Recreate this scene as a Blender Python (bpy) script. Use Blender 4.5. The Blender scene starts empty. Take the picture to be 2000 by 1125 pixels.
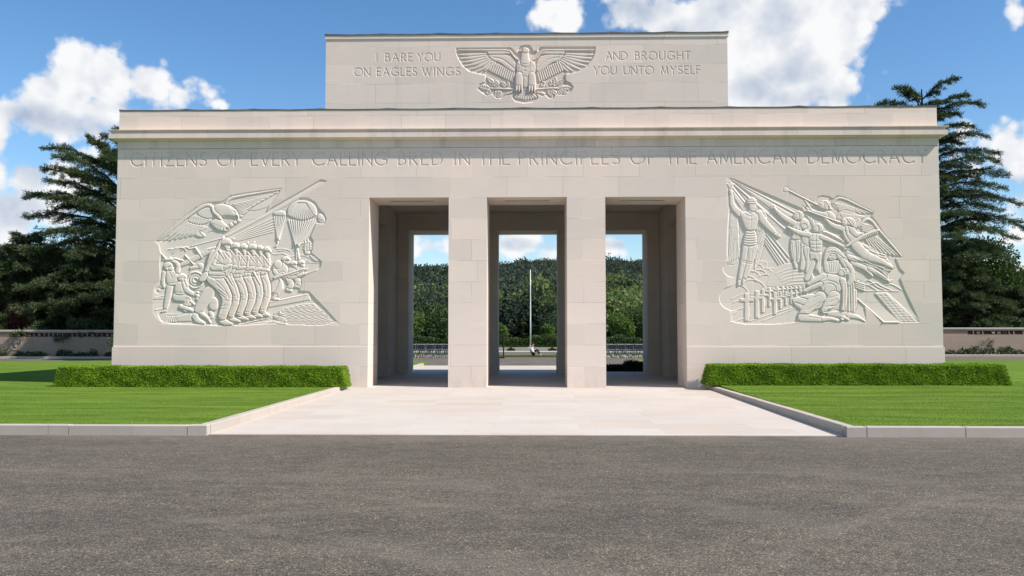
import bpy, math, random
import numpy as np
from mathutils import Vector
R = math.radians
scene = bpy.context.scene
col = scene.collection
rng = np.random.default_rng(7)
random.seed(7)

# ------------------------------------------------------------------ camera
cd = bpy.data.cameras.new('camera'); cam = bpy.data.objects.new('camera', cd); col.objects.link(cam)
cd.sensor_width = 36; cd.lens = 30.6; cd.clip_start = 0.1; cd.clip_end = 6000
cam.location = (0, -25.1, 1.65)
cam.rotation_euler = (R(90 + 2.946), 0, R(1.2115))
scene.camera = cam

# ------------------------------------------------------------------ light and exposure
SUN_DIR = Vector((1.0, -0.36, 1.1)).normalized()      # towards the sun: right, slightly in front of the facade
SUN_EL = math.asin(SUN_DIR.z); SUN_AZ = math.atan2(SUN_DIR.x, SUN_DIR.y)
sd = bpy.data.lights.new('sun', 'SUN'); sun = bpy.data.objects.new('sun', sd); col.objects.link(sun)
sd.energy = 5.0; sd.angle = R(0.53); sd.color = (1.0, 0.92, 0.825)
sun.rotation_euler = SUN_DIR.to_track_quat('Z', 'Y').to_euler()
sun.location = (30, -20, 40)
vs = scene.view_settings
vs.view_transform = 'Standard'; vs.look = 'None'; vs.gamma = 1; vs.use_curve_mapping = False
vs.exposure = 0.39
SKY_STRENGTH = 0.085
CLOUD = 8.8                                            # cloud radiance in sky units

world = bpy.data.worlds.new('World'); scene.world = world; world.use_nodes = True
world.cycles.sampling_method = 'MANUAL'; world.cycles.sample_map_resolution = 256
wt = world.node_tree; wt.nodes.clear()

def nd(t, kind, **kw):
    n = t.nodes.new(kind)
    for k, v in kw.items():
        setattr(n, k, v)
    return n
def mth(t, op, a, b=None, c=None, clamp=False):
    n = t.nodes.new('ShaderNodeMath'); n.operation = op; n.use_clamp = clamp
    for i, v in enumerate((a, b, c)):
        if v is None: continue
        if isinstance(v, (int, float)): n.inputs[i].default_value = v
        else: t.links.new(v, n.inputs[i])
    return n.outputs[0]
def mixc(t, f, a, b, bt='MIX'):
    n = t.nodes.new('ShaderNodeMix'); n.data_type = 'RGBA'; n.blend_type = bt
    for s, v in ((n.inputs[0], f), (n.inputs[6], a), (n.inputs[7], b)):
        if isinstance(v, (int, float)): s.default_value = v
        elif isinstance(v, (tuple, list)): s.default_value = (*v[:3], 1)
        else: t.links.new(v, s)
    return n.outputs[2]
def smooth(t, v, lo, hi, a=0.0, b=1.0):
    n = t.nodes.new('ShaderNodeMapRange'); n.interpolation_type = 'SMOOTHSTEP'
    t.links.new(v, n.inputs[0])
    for i, x in zip((1, 2, 3, 4), (lo, hi, a, b)): n.inputs[i].default_value = x
    return n.outputs[0]

def puff_group():
    # billow noise of the clouds along a direction of the sky
    g = bpy.data.node_groups.new('cloud_puffs', 'ShaderNodeTree')
    g.interface.new_socket('Dir', in_out='INPUT', socket_type='NodeSocketVector')
    g.interface.new_socket('Noise', in_out='OUTPUT', socket_type='NodeSocketFloat')
    gi = g.nodes.new('NodeGroupInput'); go = g.nodes.new('NodeGroupOutput')
    n1 = nd(g, 'ShaderNodeTexNoise'); n1.inputs['Scale'].default_value = 12; n1.inputs['Detail'].default_value = 6.5; n1.inputs['Roughness'].default_value = 0.56
    g.links.new(gi.outputs[0], n1.inputs['Vector'])
    vo = nd(g, 'ShaderNodeTexVoronoi'); vo.feature = 'F1'; vo.inputs['Scale'].default_value = 26
    vo.inputs['Detail'].default_value = 2; vo.inputs['Roughness'].default_value = 0.55
    g.links.new(gi.outputs[0], vo.inputs['Vector'])
    g.links.new(mth(g, 'ADD', mth(g, 'MULTIPLY', mth(g, 'SUBTRACT', n1.outputs[0], 0.5), 2.3), mth(g, 'MULTIPLY', mth(g, 'SUBTRACT', 0.42, vo.outputs['Distance']), 0.6)), go.inputs[0])
    return g
def blobs(t, vec, L, k0):
    cur = None
    for (a, e, ra, re) in L:
        m = t.nodes.new('ShaderNodeVectorMath'); m.operation = 'MULTIPLY_ADD'; t.links.new(vec, m.inputs[0]); m.inputs[1].default_value = (1 / ra, 1 / re, 0); m.inputs[2].default_value = (-a / ra, -e / re, 0)
        l = t.nodes.new('ShaderNodeVectorMath'); l.operation = 'LENGTH'; t.links.new(m.outputs[0], l.inputs[0])
        k = 1.0 if k0 else min(1.6, max(.5, min(ra, re) / 0.032))
        v = mth(t, 'MULTIPLY_ADD', l.outputs['Value'], -k, k + (0 if k0 else .18))
        cur = v if cur is None else mth(t, 'MAXIMUM', cur, v)
    return cur

# azimuth, elevation, half width, half height (radians)
CLOUD_BLOBS = [
    (-0.490, 0.265, 0.026, 0.029), (-0.459, 0.256, 0.038, 0.033), (-0.422, 0.257, 0.037, 0.030), (-0.385, 0.253, 0.032, 0.024), (-0.513, 0.239, 0.033, 0.024), (-0.536, 0.231, 0.027, 0.018),
    (-0.365, 0.258, 0.022, 0.017), (-0.348, 0.247, 0.018, 0.008), (-0.466, 0.227, 0.117, 0.025), (-0.494, 0.211, 0.068, 0.021), (-0.531, 0.217, 0.033, 0.019), (-0.562, 0.189, 0.024, 0.028),
    (-0.556, 0.159, 0.021, 0.031), (-0.534, 0.154, 0.030, 0.027), (-0.515, 0.132, 0.050, 0.032), (-0.555, 0.111, 0.048, 0.037), (-0.497, 0.157, 0.034, 0.026), (-0.477, 0.179, 0.023, 0.018),
    (0.026, 0.360, 0.041, 0.025), (0.046, 0.353, 0.023, 0.021), (0.012, 0.370, 0.029, 0.018), (0.119, 0.360, 0.051, 0.035), (0.157, 0.345, 0.065, 0.044), (0.214, 0.341, 0.070, 0.054),
    (0.269, 0.326, 0.075, 0.060), (0.324, 0.325, 0.066, 0.049), (0.376, 0.337, 0.035, 0.022), (0.301, 0.286, 0.060, 0.049), (0.258, 0.273, 0.052, 0.039), (0.325, 0.265, 0.030, 0.029),
    (0.279, 0.248, 0.075, 0.021), (0.349, 0.294, 0.029, 0.038), (0.390, 0.272, 0.011, 0.009), (0.461, 0.197, 0.019, 0.022), (0.452, 0.180, 0.021, 0.020), (0.498, 0.194, 0.026, 0.023),
    (0.510, 0.167, 0.031, 0.029), (0.484, 0.162, 0.020, 0.017), (0.511, 0.127, 0.031, 0.026), (0.486, 0.118, 0.029, 0.018), (0.468, 0.109, 0.023, 0.014), (0.505, 0.065, 0.018, 0.008),
    (0.509, 0.051, 0.019, 0.008), (0.511, 0.295, 0.012, 0.032), (0.541, 0.174, 0.043, 0.057), (-0.128, 0.098, 0.032, 0.015), (-0.102, 0.094, 0.032, 0.013), (-0.021, 0.101, 0.046, 0.016),
    (0.015, 0.095, 0.038, 0.015), (0.096, 0.093, 0.041, 0.011), (0.123, 0.102, 0.029, 0.010), (-0.549, 0.220, 0.032, 0.023), (-0.566, 0.205, 0.031, 0.025), (-0.525, 0.230, 0.033, 0.022),
    (0.472, 0.165, 0.027, 0.026), (0.497, 0.178, 0.034, 0.036), (0.455, 0.167, 0.018, 0.020), (0.490, 0.092, 0.029, 0.014), (0.508, 0.096, 0.022, 0.019), (-0.115, 0.101, 0.044, 0.019),
    (-0.003, 0.103, 0.059, 0.022), (0.102, 0.100, 0.047, 0.018), (0.236, 0.280, 0.056, 0.050), (0.290, 0.252, 0.081, 0.028), (0.338, 0.272, 0.036, 0.035), (0.241, 0.256, 0.042, 0.021),
    (0.173, 0.311, 0.064, 0.036), (0.505, 0.046, 0.028, 0.013), (0.113, 0.360, 0.026, 0.025),]
CLOUD_SHADES = [
    (0.122, 0.360, 0.058, 0.029), (0.257, 0.265, 0.031, 0.020), (0.285, 0.277, 0.034, 0.020), (0.301, 0.253, 0.054, 0.015), (0.174, 0.330, 0.043, 0.020), (-0.530, 0.164, 0.027, 0.023),
    (-0.547, 0.127, 0.032, 0.031), (-0.489, 0.211, 0.063, 0.014), (-0.531, 0.217, 0.027, 0.014), (-0.015, 0.102, 0.037, 0.009), (0.014, 0.099, 0.029, 0.007), (0.102, 0.100, 0.036, 0.007),
    (0.509, 0.144, 0.028, 0.014), (0.486, 0.113, 0.023, 0.009), (-0.421, 0.234, 0.043, 0.009),]

tc = nd(wt, 'ShaderNodeTexCoord'); DIR = tc.outputs['Generated']
sky = nd(wt, 'ShaderNodeTexSky'); sky.sky_type = 'NISHITA'; sky.sun_disc = False
sky.sun_elevation = SUN_EL; sky.sun_rotation = SUN_AZ; sky.altitude = 300; sky.air_density = 1.0; sky.dust_density = 0.3; sky.ozone_density = 2.2
pg = puff_group()
d1 = wt.nodes.new('ShaderNodeGroup'); d1.node_tree = pg; wt.links.new(DIR, d1.inputs[0])
off = wt.nodes.new('ShaderNodeVectorMath'); off.operation = 'ADD'; wt.links.new(DIR, off.inputs[0]); off.inputs[1].default_value = (0.020, 0, 0.028)
d2 = wt.nodes.new('ShaderNodeGroup'); d2.node_tree = pg; wt.links.new(off.outputs[0], d2.inputs[0])
sepn = wt.nodes.new('ShaderNodeSeparateXYZ'); wt.links.new(DIR, sepn.inputs[0])
azw = mth(wt, 'ARCTAN2', sepn.outputs[0], sepn.outputs[1]); elw = mth(wt, 'ARCSINE', sepn.outputs[2])
cw = wt.nodes.new('ShaderNodeCombineXYZ'); wt.links.new(azw, cw.inputs[0]); wt.links.new(elw, cw.inputs[1])
form = blobs(wt, cw.outputs[0], CLOUD_BLOBS, False)
no = nd(wt, 'ShaderNodeTexNoise'); no.inputs['Scale'].default_value = 2.3; no.inputs['Detail'].default_value = 3
wt.links.new(DIR, no.inputs['Vector'])
away = smooth(wt, mth(wt, 'ABSOLUTE', azw), 0.75, 1.15)                # scattered clouds over the rest of the sky
back = mth(wt, 'MULTIPLY_ADD', mth(wt, 'SUBTRACT', no.outputs[0], 0.52), 5.0, 2.0)
back = mth(wt, 'MULTIPLY_ADD', back, away, -2.0)
form = mth(wt, 'MAXIMUM', form, back)
dn = mth(wt, 'ADD', form, d1.outputs[0])
mask = smooth(wt, dn, -0.04, 0.36)
emb = mth(wt, 'SUBTRACT', d1.outputs[0], d2.outputs[0])
dens = smooth(wt, dn, 0.3, 1.6)
lit = mth(wt, 'MULTIPLY_ADD', emb, 0.6, mth(wt, 'MULTIPLY_ADD', dens, -0.12, 0.90))
shade = blobs(wt, cw.outputs[0], CLOUD_SHADES, True)
shade = smooth(wt, mth(wt, 'MULTIPLY_ADD', d1.outputs[0], 0.5, shade), -0.45, 0.75)
lit = mth(wt, 'SUBTRACT', lit, mth(wt, 'MULTIPLY', shade, 0.50), clamp=True)
ramp = nd(wt, 'ShaderNodeValToRGB')
ramp.color_ramp.elements[0].position = 0.15; ramp.color_ramp.elements[0].color = (.46, .54, .68, 1)
ramp.color_ramp.elements[1].position = 0.95; ramp.color_ramp.elements[1].color = (1, 1, 1, 1)
wt.links.new(lit, ramp.inputs[0])
cl = mixc(wt, 1.0, ramp.outputs[0], (CLOUD, CLOUD, CLOUD), 'MULTIPLY')
hs = nd(wt, 'ShaderNodeHueSaturation'); hs.inputs['Saturation'].default_value = 1.22; hs.inputs['Value'].default_value = 1.42
wt.links.new(sky.outputs[0], hs.inputs['Color'])
skyc = mixc(wt, mth(wt, 'MULTIPLY', mask, 0.97), hs.outputs[0], cl)
bg = nd(wt, 'ShaderNodeBackground'); bg.inputs['Strength'].default_value = SKY_STRENGTH
wt.links.new(skyc, bg.inputs['Color'])
wo = nd(wt, 'ShaderNodeOutputWorld'); wt.links.new(bg.outputs[0], wo.inputs['Surface'])

# ------------------------------------------------------------------ helpers
def props(o, label=None, cat=None, group=None, kind=None):
    if label: o['label'] = label
    if cat: o['category'] = cat
    if group: o['group'] = group
    if kind: o['kind'] = kind
    return o
def thing(name, loc, label, cat, group=None):
    o = bpy.data.objects.new(name, None); col.objects.link(o); o.location = loc; o.empty_display_size = 0.3
    return props(o, label, cat, group)
def wloc(o):
    v = Vector((0, 0, 0))
    while o is not None:
        v += Vector(o.location); o = o.parent
    return v
def raw_mesh(name, V, loops, sizes, mat, parent=None, origin=(0, 0, 0), smoothed=False, matidx=None):
    V = np.asarray(V, dtype=np.float32)
    o0 = np.array(origin, dtype=np.float32)
    me = bpy.data.meshes.new(name)
    loops = np.asarray(loops, dtype=np.int32).ravel(); sizes = np.asarray(sizes, dtype=np.int32)
    me.vertices.add(len(V)); me.vertices.foreach_set('co', (V - o0).ravel())
    me.loops.add(len(loops)); me.loops.foreach_set('vertex_index', loops)
    me.polygons.add(len(sizes))
    st = np.concatenate([[0], np.cumsum(sizes)[:-1]]).astype(np.int32)
    me.polygons.foreach_set('loop_start', st); me.polygons.foreach_set('loop_total', sizes)
    me.polygons.foreach_set('use_smooth', np.full(len(sizes), smoothed))
    mats = mat if isinstance(mat, (list, tuple)) else [mat]
    for m in mats: me.materials.append(m)
    if matidx is not None: me.polygons.foreach_set('material_index', np.asarray(matidx, dtype=np.int32))
    me.update(calc_edges=True); me.validate()
    o = bpy.data.objects.new(name, me); col.objects.link(o)
    if parent is not None:
        o.parent = parent; o.location = Vector(origin) - wloc(parent)
    else:
        o.location = origin
    return o
class MB:
    def __init__(s): s.v = []; s.f = []
    def quad(s, a, b, c, d):
        n = len(s.v); s.v += [a, b, c, d]; s.f.append((n, n + 1, n + 2, n + 3)); return s
    def poly(s, pts):
        n = len(s.v); s.v += list(pts); s.f.append(tuple(range(n, n + len(pts)))); return s
    def box(s, x0, x1, y0, y1, z0, z1, skip=''):
        n = len(s.v)
        s.v += [(x0, y0, z0), (x1, y0, z0), (x1, y1, z0), (x0, y1, z0), (x0, y0, z1), (x1, y0, z1), (x1, y1, z1), (x0, y1, z1)]
        F = {'b': (0, 3, 2, 1), 't': (4, 5, 6, 7), 'f': (0, 1, 5, 4), 'r': (1, 2, 6, 5), 'k': (2, 3, 7, 6), 'l': (3, 0, 4, 7)}
        for k, q in F.items():
            if k not in skip: s.f.append(tuple(n + i for i in q))
        return s
    def bevbox(s, x0, x1, y0, y1, z0, z1, b=0.01):
        # box with chamfered top edges
        n = len(s.v)
        s.v += [(x0, y0, z0), (x1, y0, z0), (x1, y1, z0), (x0, y1, z0), (x0, y0, z1 - b), (x1, y0, z1 - b), (x1, y1, z1 - b), (x0, y1, z1 - b),
                (x0 + b, y0 + b, z1), (x1 - b, y0 + b, z1), (x1 - b, y1 - b, z1), (x0 + b, y1 - b, z1)]
        for q in ((0, 3, 2, 1), (0, 1, 5, 4), (1, 2, 6, 5), (2, 3, 7, 6), (3, 0, 4, 7), (4, 5, 9, 8), (5, 6, 10, 9), (6, 7, 11, 10), (7, 4, 8, 11), (8, 9, 10, 11)):
            s.f.append(tuple(n + i for i in q))
        return s
    def tube(s, pts, rad, n=8, cap=True):
        pts = [Vector(p) for p in pts]
        if not isinstance(rad, (list, tuple)): rad = [rad] * len(pts)
        base = len(s.v); k = len(pts)
        for i, p in enumerate(pts):
            d = (pts[min(i + 1, k - 1)] - pts[max(i - 1, 0)]).normalized()
            a = d.orthogonal().normalized() if abs(d.z) > 0.99 else d.cross(Vector((0, 0, 1))).normalized()
            b = d.cross(a)
            for j in range(n):
                t = 2 * math.pi * j / n
                s.v.append(tuple(p + (a * math.cos(t) + b * math.sin(t)) * rad[i]))
        for i in range(k - 1):
            for j in range(n):
                q = (j + 1) % n
                s.f.append((base + i * n + j, base + i * n + q, base + (i + 1) * n + q, base + (i + 1) * n + j))
        if cap:
            s.f.append(tuple(base + j for j in reversed(range(n)))); s.f.append(tuple(base + (k - 1) * n + j for j in range(n)))
        return s
    def ball(s, c, r, sz=1.0, n=12, m=8):
        pts = []; rr = []
        for i in range(m + 1):
            t = math.pi * i / m
            pts.append((c[0], c[1], c[2] - math.cos(t) * r * sz)); rr.append(max(1e-3, math.sin(t) * r))
        return s.tube(pts, rr, n)
    def build(s, name, mat, parent=None, origin=None, smoothed=False):
        loops = [i for f in s.f for i in f]; sizes = [len(f) for f in s.f]
        if origin is None: origin = tuple(wloc(parent)) if parent is not None else (0, 0, 0)
        return raw_mesh(name, s.v, loops, sizes, mat, parent, origin, smoothed)

# ------------------------------------------------------------------ materials
def newmat(name, rough=0.8, spec=0.3):
    m = bpy.data.materials.new(name); m.use_nodes = True; t = m.node_tree
    b = t.nodes['Principled BSDF']; b.inputs['Roughness'].default_value = rough
    b.inputs['Specular IOR Level'].default_value = spec
    return m, t, b
def plain(name, c, rough=0.7, spec=0.3, metal=0.0, var=0.12, scale=6.0):
    m, t, b = newmat(name, rough, spec); b.inputs['Metallic'].default_value = metal
    g = nd(t, 'ShaderNodeNewGeometry'); n = nd(t, 'ShaderNodeTexNoise'); n.inputs['Scale'].default_value = scale; n.inputs['Detail'].default_value = 5
    t.links.new(g.outputs['Position'], n.inputs['Vector'])
    f = smooth(t, n.outputs[0], 0.3, 0.7)
    lo = tuple(x * (1 - var) for x in c); hi = tuple(min(1, x * (1 + var)) for x in c)
    t.links.new(mixc(t, f, lo, hi), b.inputs['Base Color'])
    return m
def noise(t, vec, scale, detail=4, rough=0.5):
    n = nd(t, 'ShaderNodeTexNoise'); n.inputs['Scale'].default_value = scale; n.inputs['Detail'].default_value = detail; n.inputs['Roughness'].default_value = rough
    t.links.new(vec, n.inputs['Vector']); return n.outputs[0]
def vmul(t, v, s):
    n = nd(t, 'ShaderNodeVectorMath'); n.operation = 'MULTIPLY'; t.links.new(v, n.inputs[0]); n.inputs[1].default_value = s; return n.outputs[0]
def bump(t, b, h, strength, dist):
    n = nd(t, 'ShaderNodeBump'); n.inputs['Strength'].default_value = strength; n.inputs['Distance'].default_value = dist
    t.links.new(h, n.inputs['Height']); t.links.new(n.outputs[0], b.inputs['Normal'])

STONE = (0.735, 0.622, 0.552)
def stone(name, c=STONE, row=0.61, width=1.62, joint=True, z0=5.567, var=1.0, seed=0.0, stain=0.0, dirt=True):
    m, t, b = newmat(name, 0.85, 0.25)
    g = nd(t, 'ShaderNodeNewGeometry'); p = g.outputs['Position']
    s = nd(t, 'ShaderNodeSeparateXYZ'); t.links.new(p, s.inputs[0])
    u = mth(t, 'ADD', mth(t, 'ADD', s.outputs[0], s.outputs[1]), 50.3 + seed)
    zz = mth(t, 'ADD', s.outputs[2], -z0 + row * 40)
    cv = nd(t, 'ShaderNodeCombineXYZ'); t.links.new(u, cv.inputs[0]); t.links.new(zz, cv.inputs[1])
    a = tuple(x * (1 + 0.045 * var) for x in c)
    d = (c[0] * (1 - .08 * var), c[1] * (1 - .06 * var), c[2] * (1 - .055 * var))
    col_ = None
    if joint:
        br = nd(t, 'ShaderNodeTexBrick'); t.links.new(cv.outputs[0], br.inputs['Vector'])
        br.offset = 0.37; br.offset_frequency = 2; br.squash = 0.8; br.squash_frequency = 3
        br.inputs['Scale'].default_value = 1; br.inputs['Mortar Size'].default_value = 0.0065; br.inputs['Mortar Smooth'].default_value = 0.35
        br.inputs['Brick Width'].default_value = width; br.inputs['Row Height'].default_value = row; br.inputs['Bias'].default_value = 0
        br.inputs['Color1'].default_value = (*a, 1); br.inputs['Color2'].default_value = (*d, 1)
        mo = noise(t, p, 0.7, 2)
        mc = mixc(t, smooth(t, mo, .42, .58), tuple(x * .66 for x in c), tuple(min(1, x * 1.12) for x in c))
        t.links.new(mc, br.inputs['Mortar'])
        col_ = br.outputs['Color']
    else:
        col_ = mixc(t, noise(t, p, 0.8, 3), a, d)
    lay = noise(t, vmul(t, p, (1.2, 1.2, 16)), 1.4, 6, 0.62)          # bedding of the limestone
    col_ = mixc(t, 1.0, col_, mixc(t, lay, (.93, .935, .94), (1.06, 1.055, 1.04)), 'MULTIPLY')
    big = noise(t, p, 0.33, 4, 0.55)
    col_ = mixc(t, 1.0, col_, mixc(t, smooth(t, big, .35, .68), (.955, .975, .975), (1.035, 1.01, .985)), 'MULTIPLY')
    grain = noise(t, p, 60, 3, 0.7)
    col_ = mixc(t, 1.0, col_, mixc(t, grain, (.95, .95, .95), (1.05, 1.05, 1.05)), 'MULTIPLY')
    spots = smooth(t, noise(t, vmul(t, p, (1, 1, 2.5)), 3.1, 5, .6), .66, .8)
    col_ = mixc(t, mth(t, 'MULTIPLY', spots, .36), col_, (.50, .37, .25))
    if joint and dirt:
        sk = mth(t, 'MULTIPLY', smooth(t, noise(t, vmul(t, p, (3.2, 3.2, .10)), 1.0, 5, .65), .52, .72), smooth(t, s.outputs[2], 5.4, 7.0))
        col_ = mixc(t, mth(t, 'MULTIPLY', sk, .12), col_, (.36, .30, .24))
        gd_ = mth(t, 'MULTIPLY', smooth(t, noise(t, vmul(t, p, (1.4, 1.4, .6)), 1.6, 5, .65), .40, .68), smooth(t, s.outputs[2], .75, .05))
        col_ = mixc(t, mth(t, 'MULTIPLY', gd_, .30), col_, (.36, .31, .23))
    if stain > 0:
        st = smooth(t, noise(t, vmul(t, p, (2.2, 2.2, .25)), 1.0, 4, .6), .48, .75)
        col_ = mixc(t, mth(t, 'MULTIPLY', st, stain), col_, (.33, .26, .19))
    t.links.new(col_, b.inputs['Base Color'])
    h = mth(t, 'ADD', mth(t, 'MULTIPLY', grain, .3), mth(t, 'MULTIPLY', lay, .7))
    if joint: h = mth(t, 'SUBTRACT', h, mth(t, 'MULTIPLY', br.outputs['Fac'], 1.2))
    bump(t, b, h, 0.22, 0.004)
    return m
M = {}
M['stone'] = stone('limestone_wall')
M['stone_up'] = stone('limestone_upper', z0=9.74, row=0.58, seed=11.3)
M['stone_trim'] = stone('limestone_trim', row=5, width=1.15, z0=0.3, stain=0.3, seed=3)
M['stone_relief'] = stone('limestone_carved', c=(0.78, 0.682, 0.615), var=0.6)
M['stone_inner'] = stone('limestone_inside', c=(0.52, 0.465, 0.405))  # same stone as outside, darkened: the portico's shade is in the colour
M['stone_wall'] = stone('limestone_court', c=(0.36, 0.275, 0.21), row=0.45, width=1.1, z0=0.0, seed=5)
M['stone_kerb'] = stone('limestone_kerb', c=(0.46, 0.405, 0.365), row=3, width=1.75, z0=1.0, seed=2.2)
M['coping'] = plain('lead_coping', (0.14, 0.145, 0.13), 0.6, 0.3, var=0.25, scale=2.5)
M['bronze'] = plain('bronze_door', (0.05, 0.028, 0.02), 0.5, 0.4, 0.3)
M['darkred'] = plain('dark_red_ground', (0.055, 0.014, 0.012), 0.8)
M['white_paint'] = plain('white_paint', (0.75, 0.75, 0.74), 0.4, 0.5, var=0.04)
M['black_metal'] = plain('black_metal', (0.012, 0.012, 0.013), 0.5, 0.4)
M['chair_slat'] = plain('dark_blue_plastic', (0.025, 0.03, 0.036), 0.5, 0.4)
M['chair_metal'] = plain('pale_metal', (0.27, 0.28, 0.29), 0.4, 0.5, 0.3)
M['bark'] = plain('bark', (0.055, 0.042, 0.032), 0.9, 0.1, var=0.4, scale=5)
M['soil'] = plain('soil', (0.07, 0.05, 0.035), 0.95, 0.1, var=0.3)

def paving():
    m, t, b = newmat('limestone_paving', 0.75, 0.3)
    g = nd(t, 'ShaderNodeNewGeometry'); p = g.outputs['Position']
    br = nd(t, 'ShaderNodeTexBrick'); t.links.new(vmul(t, p, (1, 1, 0)), br.inputs['Vector'])
    br.offset = 0.43; br.offset_frequency = 2; br.squash = 1.35; br.squash_frequency = 2
    for k, v in (('Scale', 1), ('Mortar Size', .006), ('Mortar Smooth', .2), ('Brick Width', 1.1), ('Row Height', .72), ('Bias', 0)): br.inputs[k].default_value = v
    br.inputs['Color1'].default_value = (0, 0, 0, 1); br.inputs['Color2'].default_value = (1, 1, 1, 1); br.inputs['Mortar'].default_value = (.5, .5, .5, 1)
    rp = nd(t, 'ShaderNodeValToRGB'); t.links.new(br.outputs['Color'], rp.inputs[0])
    el = rp.color_ramp.elements; el[0].position = 0; el[0].color = (.50, .447, .40, 1); el[1].position = 1; el[1].color = (.535, .492, .452, 1)
    e = el.new(.13); e.color = (.505, .438, .38, 1); e = el.new(.2); e.color = (.515, .465, .42, 1); e = el.new(.6); e.color = (.522, .476, .433, 1)
    c = mixc(t, mth(t, 'MULTIPLY', br.outputs['Fac'], 0.5), rp.outputs[0], (.42, .36, .31))
    n = noise(t, vmul(t, p, (1, 2.5, 1)), 2.2, 6, .6)
    c = mixc(t, 1.0, c, mixc(t, n, (.93, .92, .90), (1.06, 1.06, 1.06)), 'MULTIPLY')
    n2 = noise(t, p, .4, 4, .6)
    c = mixc(t, 1.0, c, mixc(t, smooth(t, n2, .3, .7), (.955, .945, .935), (1.03, 1.03, 1.03)), 'MULTIPLY')
    t.links.new(c, b.inputs['Base Color'])
    bump(t, b, mth(t, 'SUBTRACT', n, br.outputs['Fac']), .2, .003)
    return m
M['paving'] = paving()
def asphalt():
    m, t, b = newmat('worn_asphalt', 0.85, 0.25)
    g = nd(t, 'ShaderNodeNewGeometry'); p = g.outputs['Position']
    v1 = nd(t, 'ShaderNodeTexVoronoi'); v1.inputs['Scale'].default_value = 95; t.links.new(p, v1.inputs['Vector'])
    rp = nd(t, 'ShaderNodeValToRGB'); sc_ = nd(t, 'ShaderNodeSeparateColor'); t.links.new(v1.outputs['Color'], sc_.inputs[0]); t.links.new(sc_.outputs[0], rp.inputs[0])
    rp.color_ramp.interpolation = 'LINEAR'
    el = rp.color_ramp.elements; el[0].position = 0; el[0].color = (0.043, 0.041, 0.034, 1); el[1].position = 1; el[1].color = (0.302, 0.262, 0.211, 1)
    for q, c in ((.22, (0.063, 0.058, 0.048)), (.5, (0.093, 0.082, 0.067)), (.7, (0.122, 0.104, 0.083)), (.85, (0.111, 0.107, 0.092)), (.94, (0.182, 0.155, 0.123))):
        e = el.new(q); e.color = (*c, 1)
    c = rp.outputs[0]
    v2 = nd(t, 'ShaderNodeTexVoronoi'); v2.inputs['Scale'].default_value = 30; t.links.new(p, v2.inputs['Vector'])
    s2 = nd(t, 'ShaderNodeSeparateColor'); t.links.new(v2.outputs['Color'], s2.inputs[0])
    c = mixc(t, 1.0, c, mixc(t, s2.outputs[1], (.90, .90, .90), (1.18, 1.16, 1.13)), 'MULTIPLY')
    nb = noise(t, vmul(t, p, (.55, 1.3, 1)), 0.55, 6, .6)
    c = mixc(t, 1.0, c, mixc(t, smooth(t, nb, .3, .72), (.87, .875, .88), (1.17, 1.155, 1.13)), 'MULTIPLY')
    nm = noise(t, vmul(t, p, (1, 1.8, 1)), 2.6, 6, .65)
    c = mixc(t, 1.0, c, mixc(t, smooth(t, nm, .3, .7), (.84, .84, .85), (1.15, 1.14, 1.11)), 'MULTIPLY')
    # pale dusty patches and wheel arcs
    du = smooth(t, noise(t, vmul(t, p, (.8, 2.2, 1)), .45, 7, .68), .56, .74)
    c = mixc(t, mth(t, 'MULTIPLY', du, .2), c, (.175, .155, .132))
    ctr = nd(t, 'ShaderNodeVectorMath'); ctr.operation = 'DISTANCE'; t.links.new(p, ctr.inputs[0]); ctr.inputs[1].default_value = (-3.5, -24.0, 0)
    wv = mth(t, 'SINE', mth(t, 'MULTIPLY', ctr.outputs['Value'], 2.3))
    arc = mth(t, 'MULTIPLY', smooth(t, wv, .55, 1.0), smooth(t, noise(t, p, .35, 5, .6), .46, .66))
    c = mixc(t, mth(t, 'MULTIPLY', arc, .30), c, (.18, .16, .138))
    for cx_, cy_, rad, wd in ((2.0, -27.5, 11.2, .16), (2.0, -27.5, 12.9, .16), (-9.0, -30.0, 14.0, .14), (-9.0, -30.0, 15.6, .14), (9.5, -24.0, 9.4, .14), (9.5, -24.0, 7.8, .14)):
        ds = nd(t, 'ShaderNodeVectorMath'); ds.operation = 'DISTANCE'; t.links.new(p, ds.inputs[0]); ds.inputs[1].default_value = (cx_, cy_, 0)
        w_ = mth(t, 'ABSOLUTE', mth(t, 'SUBTRACT', mth(t, 'ADD', ds.outputs['Value'], mth(t, 'MULTIPLY', nm, .35)), rad + .17))
        w_ = mth(t, 'MULTIPLY', smooth(t, w_, wd, wd * .35), smooth(t, noise(t, p, .5, 4, .6), .40, .62))
        c = mixc(t, mth(t, 'MULTIPLY', w_, .15), c, (.23, .20, .165))
    # dust along the kerb
    sp = nd(t, 'ShaderNodeSeparateXYZ'); t.links.new(p, sp.inputs[0])
    edge = mth(t, 'MULTIPLY', smooth(t, sp.outputs[1], -12.4, -11.05), smooth(t, noise(t, p, .9, 5, .6), .3, .65))
    c = mixc(t, mth(t, 'MULTIPLY', edge, .5), c, (.20, .165, .135))
    t.links.new(c, b.inputs['Base Color'])
    bump(t, b, mth(t, 'ADD', v1.outputs['Distance'], mth(t, 'MULTIPLY', nm, .4)), .35, .008)
    return m
M['asphalt'] = asphalt()
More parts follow.
